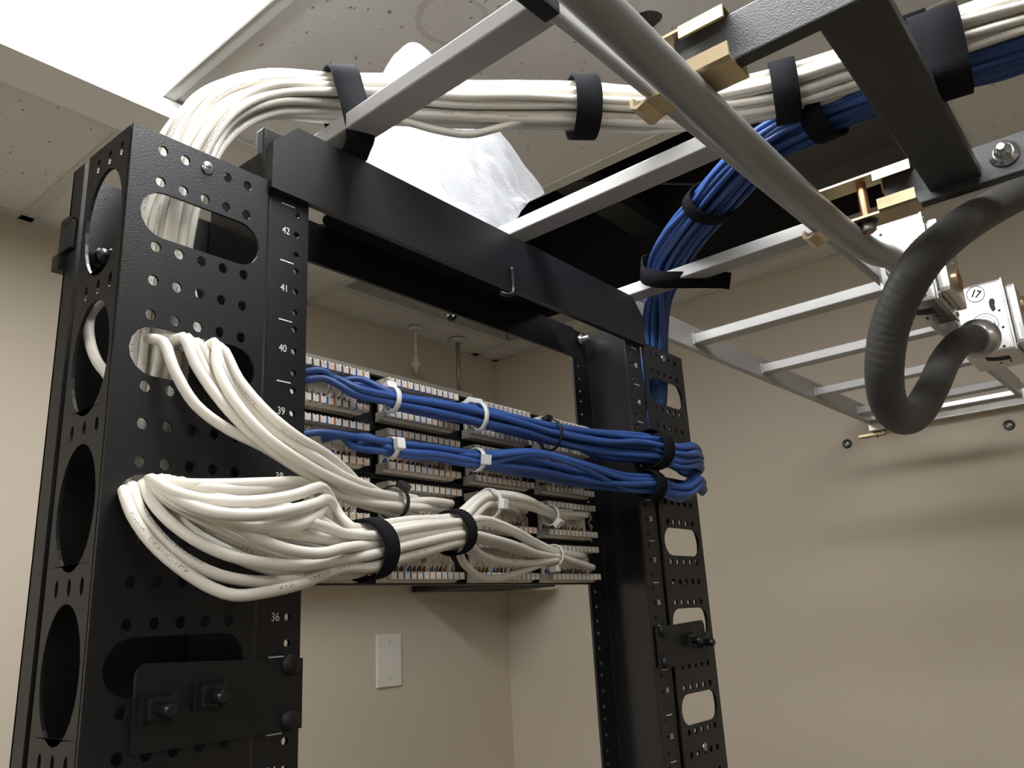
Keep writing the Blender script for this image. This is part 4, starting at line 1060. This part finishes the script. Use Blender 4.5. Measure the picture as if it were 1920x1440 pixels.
# straps on the right post
for cs, lab in ((B1, 'black strap around the upper blue bundle in front of the right post'), (B2, 'black strap around the lower blue bundle in front of the right post')):
    P = np.array(cs[-1][0]); R = cs[-1][1]+.0012
    strap('cable_strap', lab, ellipse_loop(P, (0, 1, 0), (0, 0, 1), R, R+.0008), (1, 0, -.05), .0200, .0016)
P = np.array(V1c[0]); strap('cable_strap', 'black strap around the white cables of the lower panel, left of the two', ellipse_loop(P, e1a, e2a, V1c[1]+.0008, V1c[1]+.0008), d12, .0150, .0014)
P = np.array(V2c[0]); strap('cable_strap', 'black strap around the white cables of the lower panel, right of the two', ellipse_loop(P, e1a, e2a, V2c[1]+.0008, V2c[1]+.0008), d12, .0125, .0014)

def zip_tie(P, t, R, col, label, head_ang, width=.0045, Rb=None, two=False, hs=1.0):
    m = 'nylon_white' if col == 'white' else 'nylon_black'
    e1, e2 = frame(t)
    o = thing('zip_tie', label, 'cable tie', tuple(P), col+' cable ties on the panels')
    b = MB(); strap_mesh(b, ellipse_loop((0, 0, 0), e1, e2, R+.0004, (Rb or R)+.0004), t, width, .0012, m); b.link('band', o)
    t = np.array(t)/np.linalg.norm(t)
    d = e1*math.cos(head_ang)+e2*math.sin(head_ang); s = np.cross(t, d)
    c = d*(R+.0030)
    for dx in ((-.0042, .0042) if two else (0,)):
        T = Matrix(((t[0], s[0], d[0], c[0]+t[0]*dx), (t[1], s[1], d[1], c[1]+t[1]*dx), (t[2], s[2], d[2], c[2]+t[2]*dx), (0, 0, 0, 1)))
        MB().box((-.0042*hs, -.0046*hs, -.0028*hs), (.0042*hs, .0046*hs, .0030*hs), m, T, .0012).link('head', o)
    return o
tB = np.array(B1[-1][0])-np.array(B1[2][0])
up = math.pi/2
zip_tie(B1[2][0], tB, B1[2][1], 'white', 'white cable tie on the upper blue bundle, nearest the left post', up+.35, hs=1.1)
zip_tie(B1[4][0], tB, B1[4][1], 'white', 'white cable tie with a double head on the upper blue bundle', up+.35, two=True)
zip_tie(B1[6][0], tB, B1[6][1], 'black', 'black cable tie on the upper blue bundle', up+.2, .0032)
tB2 = np.array(B2[5][0])-np.array(B2[2][0])
zip_tie(B2[2][0], tB2, B2[2][1], 'white', 'white cable tie on the lower blue bundle, nearest the left post', .15)
zip_tie(B2[4][0], tB2, B2[4][1], 'white', 'white cable tie on the lower blue bundle, where the cables part', -.15)
zip_tie((0.0925, 0.0300, 1.7667), tB2, .0060, 'black', 'black cable tie on a thin branch of the lower blue bundle', .2, .006)
tw = np.array(T2[0])-np.array(T1[0])
zip_tie(T1[0], tw, T1[1], 'white', 'white cable tie on the upper white fan, left of the two', -.1, .004)
zip_tie(T2[0], tw, T2[1], 'white', 'white cable tie on the upper white fan, right of the two', -.8, .004)
tw2 = np.array(T3[0])-np.array(T3b[0])
zip_tie(T3[0], tw2, T3[1], 'white', 'white cable tie on the lowest white fan near the right end of the panel', -1.5, .003)
zip_tie(TK[0], np.array(TK[0])-np.array(g2[1][-1]), TK[1], 'black', 'black cable tie on the white cables sweeping from the second slot', .9, .0042)

# ------------------------------------------------------------------ plastic film
bot = [(-0.1718, 0.0700, 2.0182), (-0.1352, 0.0700, 2.0179), (-0.0699, 0.0700, 2.0221), (0.0047, 0.0700, 2.0208), (0.1002, 0.0700, 2.0225)]
top = [(-0.1237, 0.0850, 2.1035), (-0.0519, 0.1100, 2.1882), (-0.0161, 0.1200, 2.2459), (0.0102, 0.1250, 2.2755), (0.0367, 0.1250, 2.2836), (0.0626, 0.1200, 2.2594), (0.0993, 0.1150, 2.2423), (0.1416, 0.1050, 2.2151), (0.1861, 0.1000, 2.1809), (0.2232, 0.0980, 2.1592), (0.1906, 0.0940, 2.1331), (0.1503, 0.0860, 2.0940), (0.1111, 0.0760, 2.0449)]
nu, nv = 110, 56
Bp = resample(bot, .002); Tp = resample(top, .002)
def arc(P, n):
    L = np.concatenate([[0], np.cumsum(np.linalg.norm(np.diff(P, axis=0), axis=1))]); s = np.linspace(0, L[-1], n)
    return np.stack([np.interp(s, L, P[:, k]) for k in range(3)], 1)
Bp = arc(Bp, nu); Tp = arc(Tp, nu)
from mathutils import noise as mn
Vv = []; Ff = []
for j in range(nv):
    t_ = j/(nv-1)
    for i in range(nu):
        p = Bp[i]*(1-t_)+Tp[i]*t_
        q = Vector((p[0]*7+p[2]*3, p[2]*6-p[0]*2, 3))
        a = mn.ridged_multi_fractal(q, .9, 2.1, 4, 1.0, 2.0) if hasattr(mn, 'ridged_multi_fractal') else 0
        f = mn.fractal(Vector((p[0]*9, p[2]*9, 1)), 1., 2., 3)
        cr = abs(mn.noise(Vector((p[0]*20+p[2]*26, p[2]*9-p[0]*4, 7))))
        e = min(1, 6*t_*(1.02-t_)+.15)
        Vv.append((p[0]+.004*f*e, p[1]+(.012*f+.012*(a-1)+.020*cr)*e, p[2]))
for j in range(nv-1):
    for i in range(nu-1):
        a = j*nu+i; Ff.append((a, a+1, a+nu+1, a+nu))
me = bpy.data.meshes.new('plastic_film'); me.from_pydata(Vv, [], Ff); me.materials.append(M['plastic_film']); me.update()
o = bpy.data.objects.new('plastic_film', me); COL.objects.link(o)
md = o.modifiers.new('thick', 'SOLIDIFY'); md.thickness = .0003
tag(o, 'crumpled clear plastic film standing on top of the rack behind the white bundle', 'plastic film')

# ------------------------------------------------------------------ the room's other ceiling fixtures, outside the picture
light('ceiling_light', -3.30, -2.82, -1.95, -.75, 'ceiling fixture over the left side of the room', 'diffuser_room', 'room fixtures')
light('ceiling_light', -2.45, -2.08, -3.75, -2.70, 'small ceiling fixture behind the viewer', 'diffuser_room', 'room fixtures')
